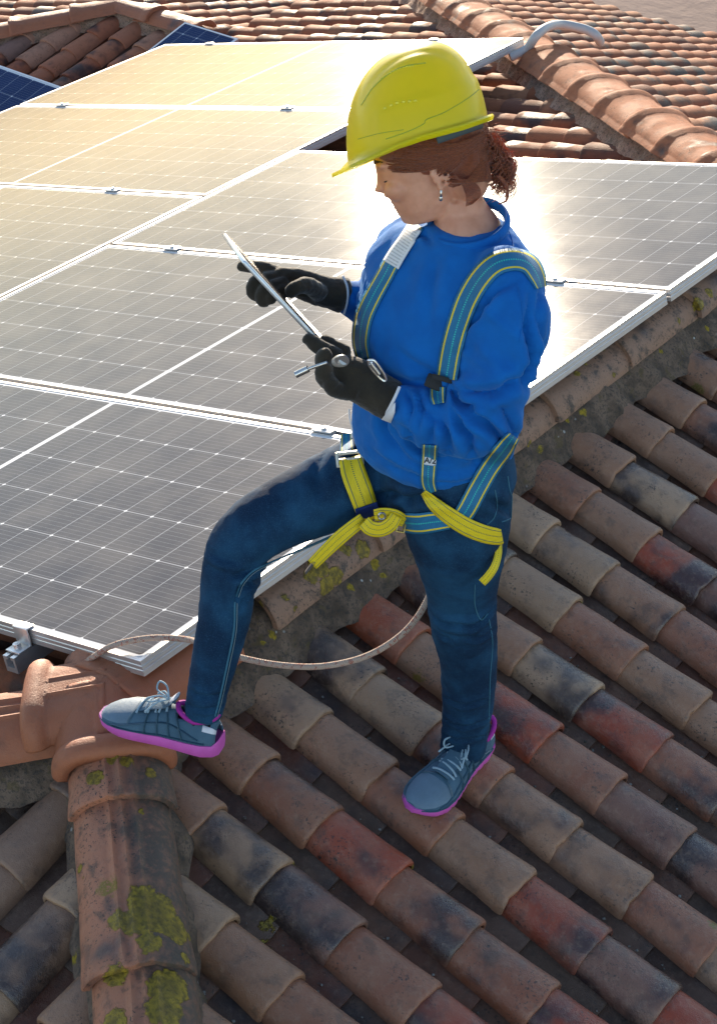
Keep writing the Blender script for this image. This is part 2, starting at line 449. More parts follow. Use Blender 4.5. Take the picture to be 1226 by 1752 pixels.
slope('roof_slope', house, (0,0,-.158), (-sT,0,cT), (-cT,0,-sT), range(-4, 60), range(1, 28),
      [((-.10,0,0), Vector((-1,0,0))), ((J.x-.05,J.y+.06,0), hipL_n), ((K.x-.06,K.y-.05,0), -hipR_n), ((-4.95,0,0), Vector((1,0,0)))],
      PAL_SUN, M_tile_far, (covers_far, pans_far), limit=290, off=.05, margin=60,
      pred=lambda q: (q.y < .35 or q.y > 4.75 or (q.x > -2.6 and q.y > 3.05) or (q.x > -.35) or q.x < -4.5),
      deck=deck_mesh([(-.06,-.05,zA(-.06,0)-D), (-.06,3.04,zA(-.06,0)-D), (-5.0,7.1,zA(-5.0,0)-D), (-5.0,-4.4,zA(-5.0,0)-D)]))
slope('roof_slope', house, (0,-.05,-.158), (0,-math.sin(CC),math.cos(CC)), (0,-math.cos(CC),-math.sin(CC)), range(-16, 9), range(1, 9),
      [((J.x-.05,J.y-.05,0), -hipF_n), ((J.x-.03,J.y-.07,0), -hipL_n)], [((.20,.12,.085),4), ((.24,.13,.08),4), ((.33,.22,.15),3), ((.18,.085,.065),2)], M_tile, (covers, pans), limit=150, off=-.02, margin=330,
      deck=deck_mesh([(-.05,-.06,zC(0,-.06)-D), (-2.6,-2.3,zC(0,-2.3)-D), (2.5,-2.3,zC(0,-2.3)-D)]))
slope('roof_slope', house, (0,3.04,-.158), (0,math.sin(EC),math.cos(EC)), (0,math.cos(EC),-math.sin(EC)), range(-36, 20), range(1, 28),
      [((K.x+.04,K.y+.09,0), hipR_n)], PAL_SUN, M_tile_far, (covers_far, pans_far), limit=290, off=.03,
      pred=lambda q: q.y < 8.2, deck=deck_mesh([(-.05,3.06,zE(0,3.06)-D), (5.0,8.25,zE(0,8.25)-D), (-6.2,8.25,zE(0,8.25)-D)]))

# ------------------------------------------------------------------ ridge and hip caps
def cap_mesh(name, L=.43, w=.118, h=.085, ribs=True, lip=.010, seed=0, bulge=0.0, nx=64, edge=.0):
    """ridge cap: low end at y=0, running up +Y, apex of the low rim at the origin"""
    bm = bmesh.new(); th = .014; g = {}
    ys = [0, .004, .012, .03, .05, .07] + [.07+(L-.07)*k/6 for k in range(1, 7)]
    for layer in (0, 1):
        for j, y in enumerate(ys):
            t = y/L; ww, hh = lerp(w, w*.90, t), lerp(h, h*.93, t); dz = -.017*t
            coll = lip*(1/(1+math.exp((y-.045)/.006)))
            roll = bulge*math.sqrt(max(0, 1-((y-.028)/.028)**2)) if bulge and y < .056 else 0
            for i in range(nx+1):
                a = lerp(-1.42, 1.42, i/nx)
                k = (coll+roll - (.003 if j == 0 else 0)) if layer == 0 else -th
                x, z = superarc(a, ww+k, hh+k, .92)
                z += k
                if ribs and layer == 0:
                    for rc in (-.026, 0, .026):
                        z += .0065*math.exp(-((x-rc)/.0052)**2)*(1 if y > .04 or not bulge else 0)
                if edge and layer == 0: x += math.copysign(edge, x)*max(0, (abs(a)-1.2)/.22)
                x += noise.noise(Vector((x*7+seed, y*7, 0)))*.0025; z += noise.noise(Vector((x*9, y*9+seed, 4)))*.0025
                if layer == 0: z += noise.fractal(Vector((x*40, y*40, seed)), .8, 2.1, 3)*.0011
                yy = y + (noise.noise(Vector((x*18+seed*3, 1, 1)))*.007 if j < 3 else 0)
                g[layer,j,i] = bm.verts.new((x, yy, z+dz))
    n = len(ys)
    for j in range(n-1):
        for i in range(nx):
            bm.faces.new((g[0,j,i], g[0,j,i+1], g[0,j+1,i+1], g[0,j+1,i])); bm.faces.new((g[1,j,i], g[1,j+1,i], g[1,j+1,i+1], g[1,j,i+1]))
        bm.faces.new((g[0,j,0], g[0,j+1,0], g[1,j+1,0], g[1,j,0])); bm.faces.new((g[0,j,nx], g[1,j,nx], g[1,j+1,nx], g[0,j+1,nx]))
    for i in range(nx):
        bm.faces.new((g[0,0,i], g[1,0,i], g[1,0,i+1], g[0,0,i+1])); bm.faces.new((g[0,n-1,i], g[0,n-1,i+1], g[1,n-1,i+1], g[1,n-1,i]))
    return mesh_of(bm, name, 50)
def cap_line(house, name, P, d, s_list, meshes, mat, jitter=.004):
    """caps whose low rims sit at P + d*s, d pointing downhill"""
    d = Vector(d).normalized(); X = (-d).cross(Vector((0,0,1))).normalized(); N = X.cross(-d).normalized(); out = []
    for k, s in enumerate(s_list):
        M = Matrix((X, -d, N)).transposed().to_4x4(); M.translation = Vector(P) + d*s + X*random.gauss(0, jitter*.6)
        M = M @ Matrix.Rotation(random.gauss(0, .010), 4, 'Z') @ Matrix.Rotation(random.gauss(0, .012), 4, 'Y')
        o = link(name, meshes[k % len(meshes)], mat, house, M); o.color = (.3, .17, .11, .3); out.append(o)
    return out
def mortar_line(house, P, d, L, mat, hw=.155, drop=.135, top=.035, asym=(1, 1), hwob=.02, deckfn=None):
    d = Vector(d).normalized(); X = (-d).cross(Vector((0,0,1))).normalized(); bm = bmesh.new(); rows = []
    n = max(4, int(L/.018)); m = 22
    for i in range(n+1):
        s = L*i/n; row = []
        for j in range(m+1):
            q = lerp(-1, 1, j/m); side = asym[0] if q < 0 else asym[1]
            wq = q*(hw*side + hwob*noise.noise(Vector((s*9+hw*31, (q > 0)*7, 0))))
            z = -top - drop*(abs(q)**1.7)
            p = Vector(P) + d*s + X*wq + Vector((0,0,z))
            nz = noise.fractal(p*22, .8, 2.1, 4)*.009 + noise.noise(p*9)*.010
            row.append(bm.verts.new(p + Vector((0,0,nz)) + X*nz*.6))
        rows.append(row)
    for a, b in zip(rows, rows[1:]):
        for j in range(m): bm.faces.new((a[j], a[j+1], b[j+1], b[j]))
    for side in (rows[0], rows[-1]):
        b = [bm.verts.new(v.co - Vector((0,0,.06))) for v in side]
        for j in range(m): bm.faces.new((side[j], side[j+1], b[j+1], b[j]))
    return link('mortar', mesh_of(bm, 'mortar', 80), mat, house)

old_caps = [cap_mesh('hip_cap', seed=k, lip=.003, w=.111, h=.085) for k in range(3)]
plain_caps = [cap_mesh('ridge_cap', seed=5+k, ribs=False, lip=.004, w=.108, h=.088) for k in range(3)]
sun_caps = [cap_mesh('hip_cap', seed=9+k, ribs=False, lip=.013, w=.13, h=.085, edge=.012) for k in range(2)]
RJ = Vector((-.075, 0, -.072))
# main ridge: rims at y = 1.547, 1.918 ... ; the caps run along -Y
rc = cap_line(house, 'ridge_cap', RJ, (0,-1,0), [-y for y in (.40, .79, 1.17, 1.547, 1.918, 2.287, 2.66, 3.0)], plain_caps, None)
rm_ = mortar_line(house, RJ+Vector((.012,3.1,0)), (0,-1,0), 3.12, None, hw=.150, drop=.125, hwob=.035)
dh = hip_front.normalized()
s0 = lambda px, py: (on_plane(px, py, (.1,0,-.08), Vector((sT,0,cT))) - J).dot(dh)
hc = cap_line(house, 'hip_cap', J, hip_front, [s0(192,1352), s0(232,1642), s0(232,1642)+.40, s0(232,1642)+.8], old_caps, None, .001)
hm_ = mortar_line(house, J, hip_front, 1.6, None, hw=.128, drop=.13, hwob=.03)
rs_, cs_ = spots_on(rc+[rm_], RIDGE_SPOTS), spots_on(hc+[hm_], CAP_SPOTS)
M_cap = clay_material('old_hip_cap_clay', tile=False, spots=cs_, dirt=.8, base=(.40, .15, .078), lich=.3, side=.95, grime=.7, dusty=.7)
M_ridge = clay_material('mossy_ridge_cap_clay', tile=False, spots=rs_, dirt=.75, base=(.27, .15, .095), lich=.7, side=.0, dusty=.6, grime=1.0)
M_mortar = mortar_material('weathered_mortar', spots=rs_+cs_)
for me in plain_caps: me.materials.append(M_ridge)
for me in old_caps: me.materials.append(M_cap)
for o in (rm_, hm_): o.data.materials.append(M_mortar)
cap_line(house, 'hip_cap', J, hip_left, [.56, .95, 1.34], [cap_mesh('hip_cap', seed=40, lip=.004)], M_new)
mortar_line(house, J, hip_left, 1.6, M_mortar, hw=.15, drop=.13)
cap_line(house, 'hip_cap', K, hip_rear, [.30+.36*k for k in range(14)], sun_caps, M_warm, .002)
mortar_line(house, K, hip_rear, 5.4, M_mortar2, hw=.145, drop=.12, asym=(1,1))

# crumbs of mortar and clay lodged in the gutters
def debris():
    m = NT('crumbs'); P = m.pos(); a = m.noise(P, 60, 2, .6)
    m.set(Base_Color=m.mix(m.ramp(a, .4, .6), (.10,.085,.065), (.34,.32,.28)), Roughness=.9)
    bm = bmesh.new(); r = random.Random(11)
    for k in range(900):
        x = r.uniform(.05, 1.25); ci = r.randint(-9, 18); y = (ci+.5)*.1875 - .07 + r.gauss(0, .012)
        if y < -.05-.877*(x+.05)+.16: continue
        if r.random() < .45: x = .2 + .1905*r.randint(0, 5) + .075 + r.gauss(0, .02)
        z = -.1745 - x*TT - .086 + abs(r.gauss(0, .003)); s = r.uniform(.0012, .0042)
        g = bmesh.ops.create_icosphere(bm, subdivisions=1, radius=s)
        for v in g['verts']: v.co = Vector((x, y, z)) + Vector((v.co.x*r.uniform(.7,1.6), v.co.y*r.uniform(.7,1.4), v.co.z*.7))
    o = link('crumbs', mesh_of(bm, 'crumbs', 20), m.m, house); tag(o, kind='stuff')
debris()

# three-way terracotta piece on the apex
def apex_piece():
    bm = bmesh.new()
    def arm(P, d, L, bulge, w=.128, h=.10):
        d = Vector(d).normalized(); X = (-d).cross(Vector((0,0,1))).normalized(); N = X.cross(-d).normalized()
        rows = []; n = 26; m = 64
        for i in range(n+1):
            s = L*i/n; e = L - s
            r = bulge*math.sqrt(max(0, 1-((e-.026)/.026)**2)) if e < .052 else 0
            row = []
            for j in range(m+1):
                a = lerp(-1.45, 1.45, j/m); x, z = superarc(a, w+r, h+r, .66)
                z += r
                if e > .055:
                    for rc in (-.022, 0, .022): z += .007*math.exp(-((x-rc)/.0055)**2)
                row.append(bm.verts.new(Vector(P) + d*s + X*x + N*z))
            rows.append(row)
        for a_, b_ in zip(rows, rows[1:]):
            for j in range(m): bm.faces.new((a_[j], a_[j+1], b_[j+1], b_[j]))
        low = [bm.verts.new(v.co - (v.co-(Vector(P)+d*L-N*h)).normalized()*.022) for v in rows[-1]]
        for j in range(m): bm.faces.new((rows[-1][j], rows[-1][j+1], low[j+1], low[j]))
        for a_ in [rows[0]]:
            pass
    top = J + Vector((-.012, .0, .012))
    arm(top, hip_front, s0(185,1292)+.0, .011, w=.122)
    arm(top, hip_left, .185, .018, w=.118, h=.085)
    arm(top, (0,1,0), .30, .0)
    o = link('apex_cap', mesh_of(bm, 'apex_cap', 60, clean=True), M_new, house)
    so = o.modifiers.new('thick', 'SOLIDIFY'); so.thickness = .012; so.offset = -1
    return o
apex_piece()

# ------------------------------------------------------------------ wing roof in the upper left
wing = tag(empty('tiled_wing', (-5.4, 5.2, -1.3)), 'neighbouring tiled roof wing with its own ridge in the upper left', 'house')
WJ = Vector((-5.45, 5.27, -1.235)); wing_caps = [cap_mesh('ridge_cap', seed=20+k, ribs=False, lip=.009, w=.095, h=.065, edge=.006) for k in range(2)]; WT = TT; WC = TH
zF = lambda x, y: -1.30 + (y-5.2)*WT
zG = lambda x, y: -1.30 - (y-5.2)*WT
hipW_n = vn(-1, 1)                                       # hip runs along (-1,-1)
slope('roof_slope', wing, (0,5.2,-1.31), (0,-sT,cT), (0,-cT,-sT), range(-60, -22), range(0, 12),
      [((WJ.x+.03,WJ.y-.03,0), -hipW_n*1.0), ((-4.70,0,0), Vector((-1,0,0))), ((0,5.22,0), Vector((0,-1,0)))], PAL_RED, M_tile_far, (covers_far, pans_far), limit=150,
      deck=deck_mesh([(-5.42,5.2,zF(0,5.2)-D), (-4.6,5.2,zF(0,5.2)-D), (-4.6,2.2,zF(0,2.2)-D), (-8.42,2.2,zF(0,2.2)-D)]))
slope('roof_slope', wing, (0,5.2,-1.31), (0,sT,cT), (0,cT,-sT), range(-60, -22), range(0, 22),
      [((WJ.x-.06,WJ.y+.06,0), vn(1, 1)), ((-4.93,0,0), Vector((-1,0,0))), ((0,5.26,0), Vector((0,1,0)))], PAL_SUN, M_tile_far, (covers_far, pans_far), limit=150,
      deck=deck_mesh([(-5.42,5.2,zG(0,5.2)-D), (-8.42,8.2,zG(0,8.2)-D), (-4.9,8.2,zG(0,8.2)-D), (-4.9,5.2,zG(0,5.2)-D)]))
# slope facing the sun on the far side of the hip
slope('roof_slope', wing, (-5.42,0,-1.31), (-sT,0,cT), (-cT,0,-sT), range(10, 50), range(0, 16),
      [((WJ.x-.06,WJ.y+.06,0), hipW_n), ((WJ.x-.06,WJ.y-.06,0), -vn(1, 1))], PAL_SUN, M_tile_far, (covers_far, pans_far), limit=150,
      deck=deck_mesh([(-5.42,5.2,-1.3-D), (-8.42,2.2,-1.3-3*TT-D), (-8.42,8.2,-1.3-3*TT-D)]))
cap_line(wing, 'ridge_cap', WJ, (1,0,0), [.30+.36*k for k in range(2)], wing_caps, M_new)
mortar_line(wing, WJ+Vector((-.02,0,0)), (1,0,0), .70, M_mortar2, hw=.10, drop=.10)
cap_line(wing, 'hip_cap', WJ, (-1,-1,-TT), [.30+.36*k for k in range(6)], wing_caps, M_new)
mortar_line(wing, WJ, (-1,-1,-TT), 2.2, M_mortar2, hw=.10, drop=.10)

# ------------------------------------------------------------------ walls under the eaves, and the ground
def render_material(name, c):
    m = NT(name); P = m.pos(); a = m.noise(P, .8, 4, .6); b = m.noise(P, 30, 3, .6)
    m.set(Base_Color=m.mix(m.ramp(a, .3, .7), c, tuple(v*.8 for v in c)), Roughness=.9, Normal=m.bump(b, .3, .01)); return m.m
M_wall = render_material('ochre_render', (.42, .30, .22))
def walls(h, pts, z0, z1):
    bm = bmesh.new(); n = len(pts)
    a = [bm.verts.new((*p, z0)) for p in pts]; b = [bm.verts.new((*p, z1)) for p in pts]
    for i in range(n): bm.faces.new((a[i], a[(i+1)%n], b[(i+1)%n], b[i]))
    bm.faces.new(b)
    link('wall', mesh_of(bm, 'wall', 30), M_wall, h)
walls(house, [(-4.7,-1.9),(3.6,-1.9),(3.6,7.9),(-4.7,7.9)], -6.0, -1.95)
walls(wing, [(-8.2,2.6),(-4.8,2.6),(-4.8,8.0),(-8.2,8.0)], -6.0, -2.35)
m = NT('dry_earth'); P = m.pos()
a = m.noise(P, .25, 5, .6); b = m.noise(P, 3.0, 4, .6)
m.set(Base_Color=m.mix(m.ramp(a, .35, .65), (.30,.195,.155), (.25,.165,.13)), Roughness=.95, Normal=m.bump(b, .4, .05))
bm = bmesh.new()
for v in ((-900,-900),(900,-900),(900,900),(-900,900)): bm.verts.new((*v, -6.0))
bm.verts.ensure_lookup_table(); bm.faces.new(bm.verts)
tag(link('ground', mesh_of(bm, 'ground'), m.m), 'brown earth ground far below the roofs', kind='structure')

# ================================================================== SOLAR PANELS
PW, PL, PG = 1.05, 2.3698, .02
Apl = Matrix(((cT,0,-sT,0),(0,1,0,0),(sT,0,cT,0),(0,0,0,1)))   # panel plane: x = u uphill, y = v, z = normal
m = NT('anodised_aluminium'); co = m.obj()
st = m.n('ShaderNodeMapping'); m.l(co, st.inputs[0]); st.inputs['Scale'].default_value = (4, 4, 300)
m.set(Base_Color=m.mix(m.noise(co, 30, 3, .6), (.60,.58,.56), (.72,.70,.68)), Metallic=.75, Roughness=.38, Normal=m.bump(m.noise(st.outputs[0], 1, 2, .5), .25, .002)); M_alu = m.m
def cell_material(name, blue=False, NX=24, NY=6, L=PL, W=PW):
    m = NT(name); co = m.obj(); sx = m.n('ShaderNodeSeparateXYZ'); m.l(co, sx.inputs[0])
    u = m.math('MULTIPLY', sx.outputs[0], -1.0); v = sx.outputs[1]
    mgap = .016 if not blue else 0.0; mar = .021; half = (L/2 - mar - mgap/2)
    # distance from the centre line, folded, so both halves share the grid
    uc = m.math('SUBTRACT', m.math('ABSOLUTE', m.math('SUBTRACT', u, L/2)), mgap/2)
    cw = half/(NX/2); ch = (W-2*mar)/NY
    def line(x, pitch, wd):
        q = m.math('DIVIDE', x, pitch); f = m.math('ABSOLUTE', m.math('SUBTRACT', m.math('SUBTRACT', q, m.math('FLOOR', m.math('ADD', q, .5))), 0.0))
        return m.math('LESS_THAN', f, wd/pitch/2), m.math('MULTIPLY', f, pitch)
    vm = m.math('SUBTRACT', v, mar)
    lu, du = line(uc, cw, .0019); lv, dv = line(vm, ch, .0024)
    lb, _ = line(m.math('ADD', vm, ch/20), ch/10, .0008)
    dia = m.math('LESS_THAN', m.math('ADD', du, dv), .0062)
    mid = m.math('LESS_THAN', uc, 0.001)
    edge = m.math('MAXIMUM', m.math('GREATER_THAN', uc, half), m.math('MAXIMUM', m.math('LESS_THAN', vm, 0.0), m.math('GREATER_THAN', v, W-mar)))
    white = m.math('MAXIMUM', m.math('MAXIMUM', mid, edge), dia)
    thin = m.math('MAXIMUM', lu, lv)
    gr = m.noise(co, 7, 3, .5)
    cc = m.mix(gr, (.006,.020,.075), (.010,.032,.11)) if blue else m.mix(gr, (.018,.020,.032), (.030,.032,.045))
    c = m.mix(m.math('MULTIPLY', lb, .45), cc, (.42,.43,.45))
    c = m.mix(m.math('MULTIPLY', thin, .62), c, (.60,.62,.65)); c = m.mix(white, c, (.70,.71,.73))
    dust = m.noise(co, 5, 5, .65); fd = m.noise(co, 260, 2, .7)
    dd = m.math('ADD', m.math('MULTIPLY', m.ramp(dust, .3, .75), .16), m.math('MULTIPLY', m.ramp(fd, .62, .75), .22))
    if not blue: c = m.mix(m.math('ADD', dd, .12), c, (.36,.32,.27))
    m.set(Base_Color=c, Roughness=.42)
    m.b.inputs['Specular IOR Level'].default_value = 0.0
    m.b.inputs['Coat Weight'].default_value = .33; m.b.inputs['Coat IOR'].default_value = 1.45
    m.put(m.b.inputs['Coat Roughness'], m.math('ADD', .085, m.math('MULTIPLY', dust, .05)))
    m.l(m.bump(m.noise(co, 600, 2, .6), .12, .0006), m.b.inputs['Coat Normal'])
    return m.m
M_cell = cell_material('dark_half_cut_cells'); M_cell_b = cell_material('blue_cells', True, 20, 6, 2.1, PW)
def panel_meshes(L, W, T=.038, fw=.011):
    bm = bmesh.new()
    # frame section: side wall plus a narrow top flange and a bottom flange, mitred
    prof = [(0,0), (fw,0), (fw,-.0035), (.002,-.006), (.002,-T+.003), (.028,-T+.003), (.028,-T), (0,-T), (0,-T*.66), (.0012,-T*.62), (0,-T*.58), (0,-T*.36), (.0012,-T*.32), (0,-T*.28)]
    cs = [(0,0,-1,1), (0,W,-1,-1), (-L,W,1,-1), (-L,0,1,1)]; rings = []
    for (x, y, dx, dy) in cs: rings.append([bm.verts.new((x+dx*a, y+dy*a, z)) for a, z in prof])
    for i in range(4):
        A, B = rings[i], rings[(i+1)%4]
        for k in range(len(prof)): bm.faces.new((A[k], A[(k+1)%len(prof)], B[(k+1)%len(prof)], B[k]))
    fr = mesh_of(bm, 'frame', 20)
    bm = bmesh.new(); a = .008
    add_box(bm, (-L/2, W/2, -.0045), L-2*a, W-2*a, .005)
    return fr, mesh_of(bm, 'glass', 20)
big = panel_meshes(PL, PW); blue = panel_meshes(2.1, PW)
def panel(M, meshes, mg, label, group):
    r = empty('solar_panel'); r.matrix_basis = M; tag(r, label, 'solar panel', group)
    for nm, me, mt in (('frame', meshes[0], M_alu), ('glass', meshes[1], mg)):
        o = bpy.data.objects.new(nm, me); COL.objects.link(o); o.parent = r
        if not me.materials: me.materials.append(mt)
    return r
SP = PW+PG; DV = 2.6608
G1 = 'grey framed solar panels of the large array'
for k, lab in enumerate(('solar panel nearest the camera, with rope over its front corner, behind the bent leg',
                         'solar panel second from the front in the right column, behind the tablet and gloved hands',
                         'rear solar panel of the right column, below the hard hat brim, blazing with sun glare')):
    panel(Apl @ Matrix.Translation((0, k*SP, 0)), big, M_cell, lab, G1)
for k, lab in ((-1, 'solar panel at the left picture edge, front one of the left column'),
               (0, 'solar panel of the left column between the front one and the rear one'),
               (1, 'rearmost solar panel of the left column, top edge just before the distant roof tiles')):
    panel(Apl @ Matrix.Translation((-PL-PG, DV+k*SP, 0)), big, M_cell, lab, G1)
Fpl = Matrix(((1,0,0,0),(0,cT,-sT,0),(0,sT,cT,0),(0,0,0,1)))
G2 = 'small deep blue solar panels on the wing roof'
def wing_pt(x, y, h=.11): return Matrix.Translation((x, y, zF(x, y)+h))
panel(wing_pt(-5.02, 4.40-PW*cT, .10) @ Fpl, blue, M_cell_b, 'deep blue solar panel at the left picture edge beyond the array', G2)
small = panel_meshes(.40, .62)
panel(wing_pt(-4.43, 5.16-.62*cT, .10) @ Fpl, small, M_cell_b, 'small corner of a deep blue solar panel beside the far tiles, near the wing ridge', G2)

# mounting rails with clamps
def rail(u, v0, v1, clamps, label, mid_ends):
    r = empty('mounting_rail'); r.matrix_basis = Apl @ Matrix.Translation((u, 0, 0)); tag(r, label, 'mounting rail', 'aluminium rails under the array')
    bm = bmesh.new()
    prof = [(-.02,-.085),(.02,-.085),(.02,-.044),(.006,-.044),(.006,-.052),(.013,-.052),(.013,-.072),(-.013,-.072),(-.013,-.052),(-.006,-.052),(-.006,-.044),(-.02,-.044)]
    A = [bm.verts.new((x, v0, z)) for x, z in prof]; B = [bm.verts.new((x, v1, z)) for x, z in prof]
    n = len(prof)
    for k in range(n): bm.faces.new((A[k], A[(k+1)%n], B[(k+1)%n], B[k]))
    bm.faces.new(A); bm.faces.new(B[::-1])
    me = mesh_of(bm, 'rail', 20); o = bpy.data.objects.new('rail', me); COL.objects.link(o); o.parent = r; me.materials.append(M_alu)
    for v in clamps:
        bm = bmesh.new(); end = v in mid_ends; s = -1 if v == v0+.05 or v < .1 and v > -.1 else 1
        if end:
            sg = -1 if v == mid_ends[0] else 1
            add_box(bm, (0, v-sg*.004, .0025), .050, .024, .004, bev=.001)
            add_box(bm, (0, v+sg*.0075, -.018), .050, .004, .044, bev=.001)
            add_box(bm, (0, v+sg*.026, -.040), .048, .038, .004, bev=.001)
            for q in (6,): 
                g = bmesh.ops.create_cone(bm, cap_ends=True, segments=12, radius1=.009, radius2=.009, depth=.012)
                for w_ in g['verts']: w_.co += Vector((0, v+sg*.028, -.032))
            g = bmesh.ops.create_cone(bm, cap_ends=True, segments=10, radius1=.004, radius2=.004, depth=.05)
            for w_ in g['verts']: w_.co += Vector((0, v+sg*.028, -.05))
        else:
            add_box(bm, (0, v, .004), .070, .030, .005, bev=.0012); add_box(bm, (0, v, -.018), .070, .014, .040)
            g = bmesh.ops.create_cone(bm, cap_ends=True, segments=12, radius1=.008, radius2=.008, depth=.007)
            for w_ in g['verts']: w_.co += Vector((0, v, .009))
        me = mesh_of(bm, 'clamp', 30); o = bpy.data.objects.new('clamp', me); COL.objects.link(o); o.parent = r; me.materials.append(M_alu)
R_end = 3*SP-PG; L0, L1 = DV-SP, DV+2*SP-PG
for u, w in ((-.39, 'uphill'), (-2.04, 'downhill')):
    rail(u, -.06, R_end+.08, [-.001, SP-PG/2, 2*SP-PG/2, R_end], 'aluminium rail under the right panel column, near its %s edge' % w, (-.001, R_end))
for u, w in ((-2.91, 'uphill'), (-4.42, 'downhill')):
    rail(u, L0-.06, L1+.08, [L0, DV-PG/2, DV+SP-PG/2, L1], 'aluminium rail under the left panel column, near its %s edge' % w, (L0, L1))

# cable conduit over the rear hip
def conduit():
    m = NT('grey_conduit_plastic'); m.set(Base_Color=(.46,.44,.42), Roughness=.5)
    bm = bmesh.new()
    pts = [(780,232,.0),(880,125,.0)]
    n = Vector((-sT,0,cT))
    def A(px, py, h): return on_plane(px, py, (0,0,h), n)
    pts = [A(872,98,-.06), A(900,84,-.04), A(916,62,.02), A(935,47,.03), A(960,42,.0), A(1000,50,-.04), A(1018,60,-.07), A(1026,72,-.12)]
    add_tube(bm, smooth_path(pts, 5), .021, 12)
    o = link('cable_conduit', mesh_of(bm, 'cable_conduit', 60), m.m)
    tag(o, 'white-grey cable conduit arching over the sunlit hip in the upper right', 'conduit')
conduit()

# ================================================================== THE WORKER
A_, C_, Z_ = RT.copy(), -FH, Vector((0,0,1))            # image right, towards the camera, up
person = tag(empty('person', tuple(at(745, 1330, 0))), 'person in yellow hard hat, blue sweatshirt and harness, one foot up, looking at tablet', 'person')
def P3(px, py, c): return at(px, py, c)
def rm(px_r, p): return px_r*depth(p)/FPX
def ring_loft(bm, rings, seg=28):
    """rings: (centre, vec1, vec2, exponent)"""
    R_ = []
    for c, a, b, e in rings:
        row = []
        for k in range(seg):
            t = 2*math.pi*k/seg; cs, sn = math.cos(t), math.sin(t)
            row.append(bm.verts.new(c + a*math.copysign(abs(cs)**e, cs) + b*math.copysign(abs(sn)**e, sn)))
        R_.append(row)
    for p, q in zip(R_, R_[1:]):
        for k in range(seg): bm.faces.new((p[k], p[(k+1)%seg], q[(k+1)%seg], q[k]))
    bm.faces.new(R_[0][::-1]); bm.faces.new(R_[-1])
def limb(bm, pts, n=5, dscale=1.0, seg=24, shrink=0.0):
    """pts: (px, py, c, radius in photo pixels); the depth radius follows"""
    C3 = [P3(*p[:3]) for p in pts]; rr = [rm(p[3], c)-shrink for p, c in zip(pts, C3)]
    path = smooth_path(C3, n); rad = [v.x for v in smooth_path([Vector((r, 0, 0)) for r in rr], n)]
    fr = frames(path, C_); rings = []
    for p, r, (t, s, u) in zip(path, rad, fr): rings.append((p, s*r, u*r*dscale, 1.0))
    # rounded ends
    t0, t1 = fr[0][0], fr[-1][0]
    rings = [(path[0]-t0*rad[0]*.45, rings[0][1]*.55, rings[0][2]*.55, 1)] + rings + [(path[-1]+t1*rad[-1]*.35, rings[-1][1]*.6, rings[-1][2]*.6, 1)]
    ring_loft(bm, rings, seg)
def ellipsoid(bm, c, a, b, d, seg=20):
    g = bmesh.ops.create_icosphere(bm, subdivisions=3, radius=1.0)
    for v in g['verts']: v.co = c + a*v.co.x + b*v.co.y + d*v.co.z
def fuse(bm, name, vox, smooth=6, fac=.5):
    bmesh.ops.recalc_face_normals(bm, faces=bm.faces)
    me = bpy.data.meshes.new(name); bm.to_mesh(me); bm.free()
    o = bpy.data.objects.new('tmp', me); COL.objects.link(o)
    r = o.modifiers.new('r', 'REMESH'); r.mode = 'VOXEL'; r.voxel_size = vox; r.adaptivity = 0
    if smooth:
        s = o.modifiers.new('s', 'SMOOTH'); s.iterations = smooth; s.factor = fac
    dg = bpy.context.evaluated_depsgraph_get(); dg.update()
    out = bpy.data.meshes.new_from_object(o.evaluated_get(dg)); out.name = name
    bpy.data.objects.remove(o); bpy.data.meshes.remove(me)
    out.materials.clear()
    out.polygons.foreach_set('use_smooth', [True]*len(out.polygons)); return out
def co_no(me):
    n = len(me.vertices); co = np.empty(n*3); no = np.empty(n*3)
    me.vertices.foreach_get('co', co); me.vertices.foreach_get('normal', no); return co.reshape(-1,3), no.reshape(-1,3)
def set_co(me, co): me.vertices.foreach_set('co', co.ravel()); me.update()
def bvh(me):
    vs = [v.co.copy() for v in me.vertices]; return BVHTree.FromPolygons(vs, [tuple(p.vertices) for p in me.polygons])
def cast(trees, px, py):
    d = ray(px, py).normalized(); best = None
    for t in trees:
        h = t.ray_cast(CAM, d)
        if h[0] is not None and (best is None or h[3] < best[1]): best = (h[0], h[3], h[1])
    return best
FOLD = 2.8
def folds(me, strokes, tree=None):
    """press creases into cloth along strokes: (pixel path, depth in m, width in m); negative depth raises a fold"""
    tree = tree or bvh(me); co, no = co_no(me); disp = np.zeros(len(co))
    for pts, dep, wid in strokes:
        path = smooth_path([Vector((x, y, 0)) for x, y in pts], 8) if len(pts) > 2 else [Vector((*pts[0],0)).lerp(Vector((*pts[1],0)), k/10) for k in range(11)]
        H = []
        for q in path:
            h = cast([tree], q.x, q.y)
            if h: H.append(h[0])
        if len(H) < 2: continue
        H = np.array([list(h) for h in H]); n = len(H)
        lo, hi = H.min(0)-4*wid, H.max(0)+4*wid
        idx = np.where(((co > lo) & (co < hi)).all(1))[0]
        if not len(idx): continue
        D = np.linalg.norm(co[idx][:,None,:]-H[None], axis=2); k = D.argmin(1); d = D.min(1)
        taper = np.sin(np.pi*np.clip((k+.6)/(n+.2), 0, 1))**.6
        disp[idx] += taper*FOLD*(-dep*np.exp(-(d/(wid*.8))**2) + .5*dep*np.exp(-((d-1.7*wid)/(wid*1.1))**2))
    set_co(me, co+no*disp[:,None])
